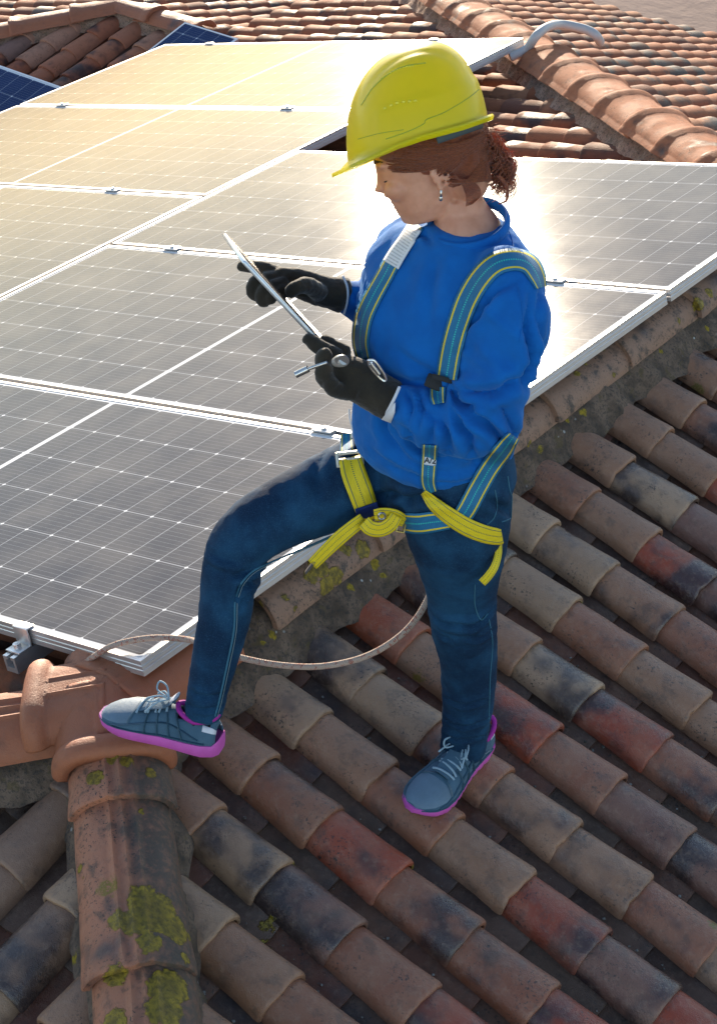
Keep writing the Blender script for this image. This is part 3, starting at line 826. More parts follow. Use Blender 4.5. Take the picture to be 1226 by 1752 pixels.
def wrinkle(me, centres, amp, scale, axis):
    """soft ridged creases across a limb around a joint"""
    co, no = co_no(me); disp = np.zeros(len(co)); ax = Vector(axis).normalized()
    for (c, R) in centres:
        d = np.linalg.norm(co-np.array(c), axis=1); idx = np.where(d < R*1.6)[0]
        for i in idx:
            p = Vector(co[i]); q = p*scale*.35 + ax*(p.dot(ax)*scale*.9)
            n_ = 1-2*abs(noise.noise(q)); disp[i] += amp*n_*math.exp(-(d[i]/R)**2)
    set_co(me, co+no*disp[:,None])
def ripple(me, amp, scale, seed=0, stretch=(1,1,1)):
    co, no = co_no(me)
    d = np.array([noise.fractal(Vector((p[0]*stretch[0], p[1]*stretch[1], p[2]*stretch[2]))*scale+Vector((seed,0,0)), .7, 2.1, 3) for p in co])
    set_co(me, co+no*(d*amp)[:,None])

# --- materials of the worker
def cloth(name, c, c2=None, rough=.85, sheen=.4, weave=900, b=.25, nscale=18):
    m = NT(name); co = m.obj(); a = m.noise(co, nscale, 4, .6); f = m.noise(co, weave, 2, .7)
    col = m.mix(m.ramp(a, .3, .7), c, c2 or tuple(v*.82 for v in c)); col = m.mix(m.math('MULTIPLY', m.ramp(f, .4, .7), .25), col, tuple(v*.6 for v in c))
    m.set(Base_Color=col, Roughness=rough, Normal=m.bump(m.math('ADD', m.math('MULTIPLY', f, .5), m.math('MULTIPLY', m.noise(co, 60, 3, .6), .8)), b, .003))
    m.b.inputs['Sheen Weight'].default_value = sheen; m.b.inputs['Sheen Roughness'].default_value = .5
    m.b.inputs['Specular IOR Level'].default_value = .2
    return m.m
M_sweat = cloth('blue_sweatshirt_fleece', (.002, .125, .44), (.002, .10, .37), sheen=.25)
M_sweat.node_tree.nodes['Principled BSDF'].inputs['Sheen Tint'].default_value = (.3, .6, 1, 1)
m = NT('dark_denim'); co = m.obj()
tw = m.n('ShaderNodeTexWave'); m.l(co, tw.inputs[0]); tw.inputs['Scale'].default_value = 260; tw.inputs['Distortion'].default_value = 1.5
a = m.noise(co, 9, 4, .6); f = m.noise(co, 500, 2, .7)
c = m.mix(m.ramp(a, .35, .72), (.002, .018, .050), (.010, .058, .125)); c = m.mix(m.math('MULTIPLY', m.ramp(f, .5, .75), .35), c, (.05, .15, .24))
m.set(Base_Color=c, Roughness=.85, Normal=m.bump(m.math('ADD', f, m.math('MULTIPLY', tw.outputs[0], .3)), .3, .002)); m.b.inputs['Specular IOR Level'].default_value = .2
M_denim = m.m
M_glove = cloth('black_knit_glove', (.020, .016, .011), (.035, .028, .018), rough=.8, sheen=.25, weave=420, b=.5)
m = NT('skin'); co = m.obj(); a = m.noise(co, 30, 3, .6); f = m.noise(co, 260, 3, .6)
m.set(Base_Color=m.mix(m.ramp(a, .3, .7), (.56, .25, .145), (.66, .32, .20)), Roughness=.5, Normal=m.bump(f, .15, .001))
m.b.inputs['Subsurface Weight'].default_value = .25; m.b.inputs['Subsurface Radius'].default_value = (.02, .008, .004); m.b.inputs['Subsurface Scale'].default_value = .5
M_skin = m.m
def simple(name, c, rough=.5, metal=0.0, bumpy=0.0, var=.12, sc=40):
    m = NT(name); co = m.obj(); a = m.noise(co, sc, 3, .6)
    m.set(Base_Color=m.mix(m.ramp(a, .3, .7), c, tuple(v*(1-var) for v in c)), Roughness=rough, Metallic=metal)
    if bumpy: m.l(m.bump(m.noise(co, 300, 3, .6), bumpy, .002), m.b.inputs['Normal'])
    return m.m
M_black = simple('black_webbing', (.012,.012,.012), .7, bumpy=.3)
M_metal = simple('brushed_steel', (.62,.60,.57), .28, .95)
M_white = simple('white_cloth', (.72,.72,.74), .8, bumpy=.2)

# --- jeans
jb = bmesh.new()
# standing leg (her left) and raised leg (her right)
LEGS = [(770,800,.045,92), (776,850,.05,98), (783,905,.045,92), (787,960,.03,76), (789,1010,.015,63), (792,1062,0,59), (800,1120,-.03,52), (801,1180,-.055,47), (797,1235,-.075,42), (791,1280,-.09,41)]
LEGR = [(700,800,-.045,82), (640,812,-.035,79), (570,840,-.005,73), (500,870,.025,66), (440,903,.05,60), (404,940,.06,54), (392,985,.08,50), (386,1040,.095,49), (374,1100,.11,45), (360,1160,.125,39), (351,1205,.135,35), (348,1222,.14,34)]
limb(jb, [(a, b, c, r*.975) for a, b, c, r in LEGS]); limb(jb, [(a, b, c, r*.95) for a, b, c, r in LEGR])
ph = math.radians(32)
def torso_ring(px, py, c, lat, dep, phi, lift=0.0, e=.92):
    Fv = -A_*math.cos(phi) + C_*math.sin(phi); Lv = C_*math.cos(phi) + A_*math.sin(phi)
    return (P3(px, py, c), (Lv*lat), (Fv + Z_*lift)*dep, e)
ring_loft(jb, [torso_ring(752,850,0,.10,.09,ph), torso_ring(752,835,0,.150,.115,ph), torso_ring(756,790,0,.165,.125,ph), torso_ring(757,740,0,.150,.115,ph), torso_ring(757,690,0,.13,.10,ph)])
jeans_me = fuse(jb, 'jeans', .006, 5)
jt = bvh(jeans_me)
folds(jeans_me, [([(437,985),(470,955),(540,935),(600,905)], .006, .010), ([(440,992),(415,1002),(405,1030)], .006, .008), ([(425,975),(400,985)], .004, .007),
    ([(446,1000),(424,1012),(412,1040)], .005, .006), ([(345,945),(370,965),(400,970)], -.003, .008),
    ([(735,1045),(760,1065),(800,1068)], .005, .008), ([(845,1040),(815,1065),(790,1070)], .006, .008), ([(848,1075),(820,1090),(800,1088)], .004, .007), ([(745,1080),(770,1095)], .004, .007),
    ([(752,1190),(790,1205),(830,1198)], .004, .007), ([(752,1225),(790,1240),(832,1232)], .004, .006), ([(756,1255),(790,1265),(828,1258)], .003, .005),
    ([(325,1180),(350,1192),(385,1184)], .003, .006), ([(320,1205),(350,1214),(384,1206)], .003, .005),
    ([(690,860),(720,850),(760,858)], .006, .010), ([(640,850),(680,845),(705,860)], .006, .010), ([(620,760),(600,800),(610,850)], .004, .010), ([(560,760),(540,800),(548,850)], .003, .012),
    ([(830,850),(860,870),(878,880)], .004, .009)], jt)
wrinkle(jeans_me, [(P3(420,960,.09), .055), (P3(795,1065,.05), .05), (P3(795,1240,-.03), .05), (P3(352,1190,.15), .04), (P3(700,840,.10), .07)], .0050, 34, Z_)
ripple(jeans_me, .0016, 30, 3)
jeans = link('jeans', jeans_me, M_denim, person)
jt = bvh(jeans_me)

# --- sweatshirt
sb = bmesh.new(); P45 = math.radians(45)
ring_loft(sb, [torso_ring(744,772,.0,.142,.128,P45), torso_ring(740,756,.0,.156,.142,P45,0), torso_ring(740,730,.0,.160,.145,P45), torso_ring(744,690,0,.158,.143,P45), torso_ring(752,630,0,.157,.142,P45),
    torso_ring(765,570,0,.172,.150,P45), torso_ring(772,510,-.0,.180,.142,P45), torso_ring(780,460,-.0,.182,.118,P45), torso_ring(788,425,-.0,.150,.094,P45), torso_ring(796,400,-.0,.098,.080,P45), torso_ring(799,388,-.0,.066,.064,P45), torso_ring(800,384,0,.056,.054,P45)])
ARM_N = [(850,452,.09,46), (868,484,.125,54), (874,535,.155,58), (862,600,.18,57), (848,660,.20,56), (838,704,.205,55), (808,726,.20,53), (765,724,.185,50), (722,710,.165,46), (694,698,.15,40), (678,690,.145,35)]
ARM_F = [(704,404,-.10,40), (684,430,-.14,47), (664,480,-.17,47), (652,520,-.185,44), (636,528,-.165,38), (615,517,-.145,33), (594,507,-.13,29)]
limb(sb, ARM_N); limb(sb, ARM_F)
ellipsoid(sb, P3(893,555,-.03), A_*.054, C_*.08, Z_*.075)
ellipsoid(sb, P3(672,560,.02), A_*.055, C_*.07, Z_*.085)
sweat_me = fuse(sb, 'sweatshirt', .0058, 7)
st = bvh(sweat_me)
folds(sweat_me, [([(800,560),(785,620),(790,680),(805,700)], .012, .012), ([(895,640),(850,668),(812,672),(780,668)], .009, .011), ([(780,700),(800,745),(812,790)], .007, .009), ([(800,690),(840,735),(872,770)], .008, .009),
    ([(745,705),(765,740),(768,785)], .006, .009), ([(720,690),(740,720),(735,755)], .004, .008), ([(850,690),(870,720),(878,752)], .005, .009), ([(770,668),(800,690),(830,690)], .006, .008),
    ([(905,500),(900,560),(905,610),(893,660)], .008, .010), ([(925,490),(915,540),(925,590)], .005, .010), ([(832,520),(812,560),(800,600)], .006, .009), ([(880,480),(845,500),(815,540)], .004, .010),
    ([(640,760),(700,800),(780,815),(860,780)], -.003, .010), ([(655,700),(660,740),(690,780)], .005, .012), ([(690,730),(720,770),(770,790)], .005, .010),
    ([(680,600),(720,630),(745,640)], .003, .012), ([(745,440),(735,500),(728,560)], .0025, .014), ([(660,640),(700,655),(740,650)], .003, .012),
    ([(700,410),(725,400),(738,420)], .003, .008), ([(608,742),(640,784),(700,812),(760,825),(820,812),(872,780)], .0016, .0035), ([(605,500),(616,520),(612,545)], .004, .006), ([(625,490),(632,515)], .004, .006), ([(695,670),(705,695),(700,725)], .0035, .006), ([(712,668),(722,695),(716,735)], .003, .006)], st)
wrinkle(sweat_me, [(P3(850,715,.24), .10), (P3(880,560,.18), .09), (P3(640,520,-.16), .05), (P3(705,692,.18), .04), (P3(700,780,.12), .10)], .0065, 26, Z_+A_*.6)
ripple(sweat_me, .0035, 9, 8); ripple(sweat_me, .0016, 22, 9)
sweat = link('sweatshirt', sweat_me, M_sweat, person)
st = bvh(sweat_me)
# ribbed collar, hem and cuffs
def rib_ring(c, a, b, r, n=64, h=1.0, name='collar', tilt=None, mat=None):
    bm = bmesh.new(); pts = []
    for k in range(n+1):
        t = 2*math.pi*k/n; pts.append(c + a*math.cos(t) + b*math.sin(t))
    rs = [r]*len(pts); add_tube(bm, pts, r, 8, cap=False, rs=[(r, r*h)]*len(pts), up=Z_)
    return link(name, mesh_of(bm, name, 80), mat or M_sweat, person)
cr = torso_ring(801,384,-.0,.0690,.0660,P45)
rib_ring(cr[0], cr[1], cr[2]+Z_*-.016, .0060, h=1.9)

# --- body: head, neck and a figure under the clothes, one mesh
HC = -.035
psi = math.radians(16); hd = math.radians(20)
hl = C_*math.cos(psi) + Z_*math.sin(psi); hu0 = -C_*math.sin(psi) + Z_*math.cos(psi)
hf = (-A_*math.cos(hd) - hu0*math.sin(hd)).normalized(); hu = (hu0*math.cos(hd) - A_*math.sin(hd)).normalized()
HO = P3(744, 288, HC)                                       # between the ears
def H(x, y, z): return HO + hf*x + hl*y + hu*z
bb = bmesh.new()
ellipsoid(bb, H(-.008,0,.045), hf*.094, hl*.074, hu*.082)              # skull
ellipsoid(bb, H(.038,0,.020), hf*.062, hl*.064, hu*.070)               # face block
ring_loft(bb, [(H(.030,0,-.082), hf*.030, hl*.024, .9), (H(.036,0,-.076), hf*.042, hl*.034, .9), (H(.036,0,-.055), hf*.052, hl*.047, .9), (H(.034,0,-.028), hf*.058, hl*.056, .9), (H(.030,0,.010), hf*.066, hl*.062, .9), (H(.028,0,.040), hf*.068, hl*.064, .9)])   # jaw
ellipsoid(bb, H(.072,0,-.064), hf*.014, hl*.017, hu*.013)              # chin
ellipsoid(bb, H(.081,0,-.029), hf*.0105, hl*.019, hu*.0055); ellipsoid(bb, H(.079,0,-.041), hf*.0105, hl*.017, hu*.0055)   # lips
ring_loft(bb, [(H(.084,0,.040), hf*.012, hl*.008, 1), (H(.088,0,.022), hf*.013, hl*.0095, 1), (H(.093,0,.006), hf*.014, hl*.012, 1), (H(.1005,0,-.001), hf*.014, hl*.014, 1), (H(.090,0,-.010), hf*.010, hl*.012, 1)], 14)   # nose
for s in (1, -1):
    ellipsoid(bb, H(.070, s*.036, -.006), hf*.026, hl*.022, hu*.022)  # cheek
    ellipsoid(bb, H(.092, s*.014, -.012), hf*.008, hl*.008, hu*.007)  # nostril wing
    ellipsoid(bb, H(.084, s*.028, .042), hf*.011, hl*.024, hu*.008); ellipsoid(bb, H(.0765, s*.031, .022), hf*.0125, hl*.0150, hu*.0115)   # brow
    # ear
    for k in range(11):
        t = lerp(-.5, 1.15, k/10)*math.pi
        ellipsoid(bb, H(-.006-.013*math.cos(t)*1.05, s*(.073+.006*math.sin(t)), .002+.026*math.sin(t)), hf*.005, hl*.0045, hu*.005)
    ellipsoid(bb, H(.000, s*.070, .002), hf*.011, hl*.005, hu*.020)
    ellipsoid(bb, H(.002, s*.0735, -.024), hf*.006, hl*.004, hu*.008)
nk = [P3(775,330,HC+.0), P3(785,352,HC+.005), P3(796,372,HC+.02), P3(802,392,HC+.03), P3(804,412,HC+.035)]
ring_loft(bb, [(nk[0], A_*.046, C_*.044, 1), (nk[1], A_*.050, C_*.047, 1), (nk[2], A_*.056, C_*.052, 1), (nk[3], A_*.062, C_*.060, 1), (nk[4], A_*.07, C_*.07, 1)])
ellipsoid(bb, H(-.045,0,-.02), hf*.045, hl*.050, hu*.06)
SH = .022
def ringS(px, py, c, lat, dep, phi): r = torso_ring(px, py, c, lat-.02, dep-.02, phi); return r
ring_loft(bb, [ringS(*a) for a in [(752,850,0,.10,.09,ph), (752,830,0,.15,.115,ph), (756,780,0,.155,.12,ph), (757,700,0,.14,.115,P45), (765,570,0,.155,.13,P45), (775,500,0,.165,.12,P45), (786,440,0,.150,.095,P45), (800,400,0,.085,.075,P45)]])
limb(bb, LEGS[:-1], shrink=.020); limb(bb, LEGR[:-1], shrink=.020)
limb(bb, ARM_N[:-1], shrink=.028); limb(bb, ARM_F[:-1], shrink=.016)
body_me = fuse(bb, 'body', .0034, 3)
body = link('body', body_me, M_skin, person)
bt = bvh(body_me)
M_eye = simple('eye_white', (.75,.72,.70), .25); M_lash = simple('lash', (.03,.015,.01), .7); M_lip = simple('lip', (.48,.17,.14), .45)
for s in (1, -1):
    bm = bmesh.new(); ellipsoid(bm, H(.0765, s*.032, .0200), hf*.0095, hl*.0115, hu*.0070)
    e = link('eye', mesh_of(bm, 'eye', 80), M_eye, body)
    bm = bmesh.new(); add_tube(bm, smooth_path([H(.083,s*.020,.016), H(.0895,s*.027,.0135), H(.088,s*.036,.013), H(.078,s*.045,.016)], 4), .0014, 6)
    link('eyelash', mesh_of(bm, 'eyelash', 80), M_lash, body)
    bm = bmesh.new(); add_tube(bm, smooth_path([H(.0955,s*.012,.046), H(.093,s*.027,.051), H(.081,s*.044,.046)], 4), .0022, 6)
    link('eyebrow', mesh_of(bm, 'eyebrow', 80), M_lash, body)
bm = bmesh.new(); ellipsoid(bm, H(.0845,0,-.0295), hf*.0085, hl*.018, hu*.0042); ellipsoid(bm, H(.0825,0,-.0405), hf*.009, hl*.016, hu*.0048)
link('lips', mesh_of(bm, 'lips', 80), M_lip, body)
# earring
bm = bmesh.new(); e0 = H(.002,.078,-.027)
add_tube(bm, smooth_path([e0, e0-Z_*.006+hl*.002, e0-Z_*.012], 4), .0022, 8); ellipsoid(bm, e0-Z_*.015, A_*.0035, C_*.003, Z_*.0055)
link('earring', mesh_of(bm, 'earring', 80), M_metal, person)

# --- hair
m = NT('auburn_hair'); co = m.obj(); mp = m.n('ShaderNodeMapping'); m.l(co, mp.inputs[0]); mp.inputs['Scale'].default_value = (60, 60, 220)
a = m.noise(mp.outputs[0], 3, 4, .7, dist=1.2)
m.set(Base_Color=m.mix(m.ramp(a, .35, .65), (.10, .024, .007), (.48, .13, .035)), Roughness=.42, Normal=m.bump(a, .7, .004)); m.b.inputs['Sheen Weight'].default_value = .3
tr = m.n('ShaderNodeBsdfTranslucent'); m.put(tr.inputs[0], (.75,.22,.05)); mx = m.n('ShaderNodeMixShader'); mx.inputs[0].default_value = .35
m.l(m.b.outputs[0], mx.inputs[1]); m.l(tr.outputs[0], mx.inputs[2]); m.l(mx.outputs[0], m.out.inputs[0])
M_hair = m.m
hb = bmesh.new()
ellipsoid(hb, H(-.014,0,.052), hf*.099, hl*.082, hu*.084)
ellipsoid(hb, H(-.048,0,.006), hf*.062, hl*.068, hu*.062); ellipsoid(hb, H(-.056,.0,-.014), hf*.046, hl*.050, hu*.040)
ellipsoid(hb, H(-.034,.024,.026), hf*.056, hl*.056, hu*.045); ellipsoid(hb, H(.036,.030,.062), hf*.048, hl*.046, hu*.030)
ellipsoid(hb, H(.034,-.030,.062), hf*.048, hl*.046, hu*.030)
hair_me = fuse(hb, 'hair', .004, 3); ripple(hair_me, .003, 40, 2, (1,1,.35))
hair = link('hair', hair_me, M_hair, body)
def strands(n, gen, name):
    bm = bmesh.new()
    for k in range(n):
        pts, r = gen(k); add_tube(bm, pts, r, 4, rs=[r*(1-.75*(i/(len(pts)-1))**2) for i in range(len(pts))])
    return link(name, mesh_of(bm, name, 80), M_hair, hair)
rnd = random.Random(5)
def comb(k):                                            # combed back over the temple towards the knot
    s = 1 if k % 5 else -1; z0 = rnd.uniform(-.002, .075); x0 = rnd.uniform(.0, .085); q = rnd.uniform(-.004, .006)
    if z0 < .03: x0 = rnd.uniform(-.03, .0)
    P = []
    for i in range(9):
        t = i/8; x = lerp(x0, -.100, t); z = lerp(z0, .020+z0*.25, t) - .016*math.sin(t*3.1)*(1 if z0 > .03 else -.3)
        yy = math.sqrt(max(0, 1-((x+.014)/.108)**2)); P.append(H(x, s*(.083*yy*math.sqrt(max(.1, 1-((z-.045)/.11)**2))+.001+q*.5), z+.003*math.sin(t*7+k)))
    return P, rnd.uniform(.0006, .0016)
strands(480, comb, 'combed_hair')
knot = P3(836, 262, HC-.0); tail0 = P3(842, 250, HC)
def curl(k):
    a = rnd.uniform(0, 6.28); b = P3(rnd.uniform(822, 846), rnd.uniform(232, 275), HC+rnd.uniform(-.025, .035)); R0 = rnd.uniform(.004, .015)
    end = P3(rnd.uniform(832, 872), rnd.uniform(285, 345), HC+rnd.uniform(-.03, .04)); P = []; n = 18; turns = rnd.uniform(1.0, 3.2)
    for i in range(n):
        t = i/(n-1); c = b.lerp(end, t) + A_*.016*math.sin(t*3.1); r = R0*(1-.3*t)
        P.append(c + A_*math.cos(a+t*turns*6.28)*r + C_*math.sin(a+t*turns*6.28)*r)
    return P, rnd.uniform(.0006, .0018)
strands(260, curl, 'curly_ponytail')
def fly(k):
    b = P3(rnd.uniform(812, 850), rnd.uniform(218, 300), HC+rnd.uniform(-.02, .03)); d = A_*rnd.uniform(-.01, .045) + Z_*rnd.uniform(-.035, .03); P = []
    for i in range(7):
        t = i/6; P.append(b + d*t + Z_*(-.012*t*t) + A_*.005*math.sin(t*6+k))
    return P, .0005
def nape(k):
    x = rnd.uniform(-.085, -.012); P = []
    for i in range(9):
        t = i/8; P.append(H(lerp(x, -.092, t*.9), .074*math.sqrt(max(.05, 1-((x+.01)/.10)**2))*(1-.35*t*t)+.002*math.sin(k), lerp(-.012-.35*abs(x), -.010+.02*t, t) - .018*math.sin(t*3.1)))
    return P, rnd.uniform(.0008, .0018)
strands(90, nape, 'nape_hair')
strands(150, fly, 'flyaway_hair')
strands(1, lambda k: (smooth_path([P3(852,300,HC+.04), P3(866,318,HC+.04), P3(866,342,HC+.04), P3(852,349,HC+.04)], 5), .0035), 'hair_curl')
strands(14, lambda k: (smooth_path([H(-.03+k*.001,.078,-.01), H(-.036-k*.0015,.070,-.035), H(-.034-k*.002,.060,-.06), H(-.028-k*.001,.055,-.072)], 4), .0011), 'loose_hair')

# --- hard hat
m = NT('yellow_hat_plastic'); co = m.obj()
m.set(Base_Color=m.mix(m.noise(co, 8, 3, .5), (.86,.74,.010), (.80,.69,.008)), Roughness=.38); m.b.inputs['Coat Weight'].default_value = .3; m.b.inputs['Coat Roughness'].default_value = .15
tr = m.n('ShaderNodeBsdfTranslucent'); m.put(tr.inputs[0], (1.0,.93,.03)); mx = m.n('ShaderNodeMixShader'); mx.inputs[0].default_value = .5
m.l(m.b.outputs[0], mx.inputs[1]); m.l(tr.outputs[0], mx.inputs[2]); m.l(mx.outputs[0], m.out.inputs[0]); M_hat = m.m
HO2 = P3(714, 233, HC); ht = math.radians(19.5)
psi2 = math.radians(25); kl = C_*math.cos(psi2) + Z_*math.sin(psi2); ku0 = -C_*math.sin(psi2) + Z_*math.cos(psi2)
kf = (-A_*math.cos(ht) - ku0*math.sin(ht)).normalized(); ku = (ku0*math.cos(ht) - A_*math.sin(ht)).normalized()
sh = rm(1.0, HO2)                                        # metres per photo pixel at the hat
def K3(x, y, z): return HO2 + kf*x + kl*y + ku*z
def hat_point(u, v):
    """u: angle round the rim (0 front, + left side), v: 0 rim .. 1 crown"""
    ca, sa = math.cos(u), math.sin(u)
    ph_ = v*math.pi/2; cv, sv = math.cos(ph_)**.80, math.sin(ph_)**1.0
    lx = .128 if ca > 0 else .122
    x = lx*ca*cv; y = .112*sa*cv
    z = .144*sv
    x += -.030*sv                                       # crown sits rearwards
    # rim dips lower behind, shoulders
    z += -.012*(1-v)**3*max(0, .25-ca)**.8 + .010*(1-v)**3*max(0, -ca-.55)
    crest = math.exp(-(y/.030)**2)*(sv**.7)*.006*(1 if v < 1.01 else 0)
    z += crest
    side = math.exp(-((abs(y)-.052)/.007)**2)*.0022*sv; z -= side
    return x, y, z
bm = bmesh.new(); NU, NV = 96, 30; g = []
for j in range(NV):
    v = j/NV; row = []
    for i in range(NU):
        u = 2*math.pi*i/NU; x, y, z = hat_point(u, v)
        n_ = .0015*math.exp(-((v-.30)/.02)**2)*0
        if v < .27 and abs(u-math.pi) < 2.2 : # raised band round the back
            k = 1.020; x, y = x*k, y*k
        row.append(bm.verts.new(K3(x, y, z)))
    g.append(row)
top = bm.verts.new(K3(*hat_point(0, 1.0)))
for j in range(NV-1):
    for i in range(NU): bm.faces.new((g[j][i], g[j][(i+1)%NU], g[j+1][(i+1)%NU], g[j+1][i]))
for i in range(NU): bm.faces.new((g[-1][i], g[-1][(i+1)%NU], top))
# rim gutter and peak
prev = g[0]
for k, (out, dz) in enumerate([(.004,-.003), (.008,-.004), (.010,-.001), (.009,.001)]):
    row = []
    for i in range(NU):
        u = 2*math.pi*i/NU; ca, sa = math.cos(u), math.sin(u); x, y, z = hat_point(u, 0)
        w = max(0, ca)**.9; f = [.35,.75,1.0,.985][k]
        x += ca*out + w*.022*f; y += sa*out; z += dz - w*(.014*f**1.5)
        row.append(bm.verts.new(K3(x, y, z)))
    for i in range(NU): bm.faces.new((prev[i], prev[(i+1)%NU], row[(i+1)%NU], row[i]))
    prev = row
hat_me = mesh_of(bm, 'hard_hat', 50); hat = link('hard_hat', hat_me, M_hat, person)
so = hat.modifiers.new('t', 'SOLIDIFY'); so.thickness = .0038; so.offset = -1
def on_hat(px, py):
    h = cast([hat_tree], px, py); return h
hat_tree = bvh(hat_me)
def hat_strip(pts, r, name, mat, lift=.0):
    P = []
    for q in smooth_path([Vector((x, y, 0)) for x, y in pts], 6):
        h = cast([hat_tree], q.x, q.y)
        if h: P.append(h[0] + (h[2] if h[2].dot(CAM-h[0]) > 0 else -h[2])*lift)
    if len(P) > 2:
        bm = bmesh.new(); add_tube(bm, P, r, 6); return link(name, mesh_of(bm, name, 60), mat, hat)
M_hat_dark = simple('hat_seam', (.42,.44,.01), .5); M_vent = simple('hat_vent', (.80,.70,.05), .5)
hat_strip([(660,238),(700,224),(724,212),(730,204),(760,192),(800,168),(822,150)], .0010, 'seam', M_hat_dark)
hat_strip([(618,180),(640,148),(672,122),(700,112),(728,108)], .0014, 'crest_edge', M_hat_dark)
hat_strip([(612,238),(650,228),(690,222)], .0007, 'scratch', M_hat_dark)
for k, (x, y) in enumerate([(658,186),(669,181),(679,177),(690,175),(700,174),(710,173)]):
    h = cast([hat_tree], x, y)
    if h:
        bm = bmesh.new(); ellipsoid(bm, h[0], A_*.0032, C_*.0015+Z_*.001, Z_*.0028); link('vent', mesh_of(bm, 'vent', 60), M_vent, hat)
for k in range(11):
    x = lerp(652, 706, k/10); y = 134 - 21*math.sin(k/10*1.5)
    h = cast([hat_tree], x, y)
    if h:
        bm = bmesh.new(); ellipsoid(bm, h[0], A_*.0018, C_*.001, Z_*.0016); link('vent', mesh_of(bm, 'vent', 60), M_vent, hat)
# headband behind
bm = bmesh.new(); P = []
for k in range(25):
    u = lerp(1.75, 2*math.pi-1.75, k/24); P.append(K3(.106*math.cos(u)-.006, .092*math.sin(u), -.014))
add_tube(bm, P, .004, 8, rs=[(.003, .011)]*25, up=ku); link('headband', mesh_of(bm, 'headband', 60), simple('dark_headband', (.03,.05,.055), .5), hat)

# --- gloves and hands
def hand(pts_fingers, palm, wrist, name, vox=.0026):
    bm = bmesh.new()
    for pts in pts_fingers: limb(bm, pts, n=4, seg=12)
    limb(bm, palm, n=4, dscale=.55 if name == 'x' else .8, seg=16); limb(bm, wrist, n=4, seg=18)
    me = fuse(bm, 'glove', vox, 4); ripple(me, .0012, 60, 4); return link('glove', me, M_glove, person)
# her right hand (far): index stretched along the back of the tablet, others curled, thumb towards the camera
g1 = hand([
    [(478,470,-.13,15), (452,460,-.135,12.5), (428,456,-.14,11), (409,455,-.145,9)],
    [(482,478,-.115,15), (455,478,-.11,13.5), (436,484,-.10,12.5), (432,500,-.09,11.5), (441,508,-.085,10)],
    [(488,486,-.10,15), (466,492,-.09,13.5), (450,500,-.08,12.5), (448,514,-.075,11), (457,517,-.07,9.5)],
    [(494,494,-.09,14), (478,500,-.08,12), (463,508,-.072,11), (464,517,-.068,9.5)],
    [(545,500,-.10,17), (525,488,-.07,15), (507,492,-.05,13), (494,502,-.045,11.5)]],
    [(475,474,-.12,18), (498,480,-.115,24), (525,489,-.115,28), (548,497,-.12,28)],
    [(540,495,-.12,27), (562,500,-.125,28), (581,504,-.13,31), (588,506,-.13,31)], 'a')
# her left hand (near): fingers under the tablet end, thumb on top
g2 = hand([
    [(575,612,.10,17), (553,598,.10,14.5), (535,586,.095,13), (523,577,.09,10.5)],
    [(590,606,.085,16), (572,594,.08,13.5), (558,584,.075,11.5), (552,580,.07,10)],
    [(572,640,.11,19), (556,628,.12,16), (552,612,.125,14.5), (562,604,.12,12.5)],
    [(578,656,.12,19), (560,650,.13,17), (552,636,.14,14.5), (560,626,.14,12.5)],
    [(600,668,.13,18), (580,668,.14,16), (566,660,.15,14), (570,650,.15,12)]],
    [(578,622,.10,24), (590,634,.105,32), (612,650,.115,38), (636,665,.125,39)],
    [(628,660,.12,37), (648,674,.13,36), (664,683,.14,36), (672,687,.143,36)], 'b')
# white inner cuffs
for pts, r, c in (([(586,472),(594,492),(594,515),(588,538)], .0022, -.10), ):
    bm = bmesh.new(); add_tube(bm, smooth_path([P3(x, y, c) for x, y in pts], 5), r, 8); link('cuff_edge', mesh_of(bm, 'cuff_edge', 60), M_white, person)
bm = bmesh.new(); cw = [P3(683,662,.172), P3(676,678,.185), P3(668,694,.185), P3(658,712,.170)]
add_tube(bm, smooth_path(cw, 5), .003, 8); link('cuff_edge', mesh_of(bm, 'cuff_edge', 60), M_white, person)
def patch(name, quad, c, mat, th=.0012):
    bm = bmesh.new(); vs = [bm.verts.new(P3(x, y, c if not isinstance(c, (list, tuple)) else c[i])) for i, (x, y) in enumerate(quad)]; bm.faces.new(vs)
    o = link(name, mesh_of(bm, name), mat, person); s = o.modifiers.new('t', 'SOLIDIFY'); s.thickness = th; return o
patch('cuff_label', [(676,689),(672,692),(652,718),(668,724),(675,706)], [.19,.19,.18,.185,.19], M_white)

# --- harness
def web_material(name, base, edge, stitch, band=(.10, .18)):
    m = NT(name); uv = m.n('ShaderNodeUVMap'); uv.uv_map = 'UVMap'; s = m.n('ShaderNodeSeparateXYZ'); m.l(uv.outputs[0], s.inputs[0])
    x = s.outputs[0]; q = m.math('ABSOLUTE', m.math('SUBTRACT', x, .5))
    inb = m.math('MULTIPLY', m.math('GREATER_THAN', q, .5-band[1]), m.math('LESS_THAN', q, .5-band[0]))
    dash = m.math('GREATER_THAN', m.math('SINE', m.math('MULTIPLY', s.outputs[1], 1500.0)), -.2)
    cen = m.math('MULTIPLY', m.math('LESS_THAN', q, .030), dash)
    wv = m.n('ShaderNodeTexNoise'); m.l(uv.outputs[0], wv.inputs[0]); wv.inputs['Scale'].default_value = 60
    c = m.mix(m.ramp(wv.outputs[0], .3, .7), base, tuple(v*.75 for v in base)); c = m.mix(inb, c, edge); c = m.mix(cen, c, stitch)
    rib = m.math('SINE', m.math('MULTIPLY', s.outputs[1], 2400.0))
    m.set(Base_Color=c, Roughness=.65, Normal=m.bump(m.math('ADD', m.math('MULTIPLY', rib, .4), m.noise(m.obj(), 400, 2, .6)), .35, .0015)); return m.m
M_web_b = web_material('blue_webbing', (.010, .165, .33), (.72, .55, .03), (.03, .50, .42))
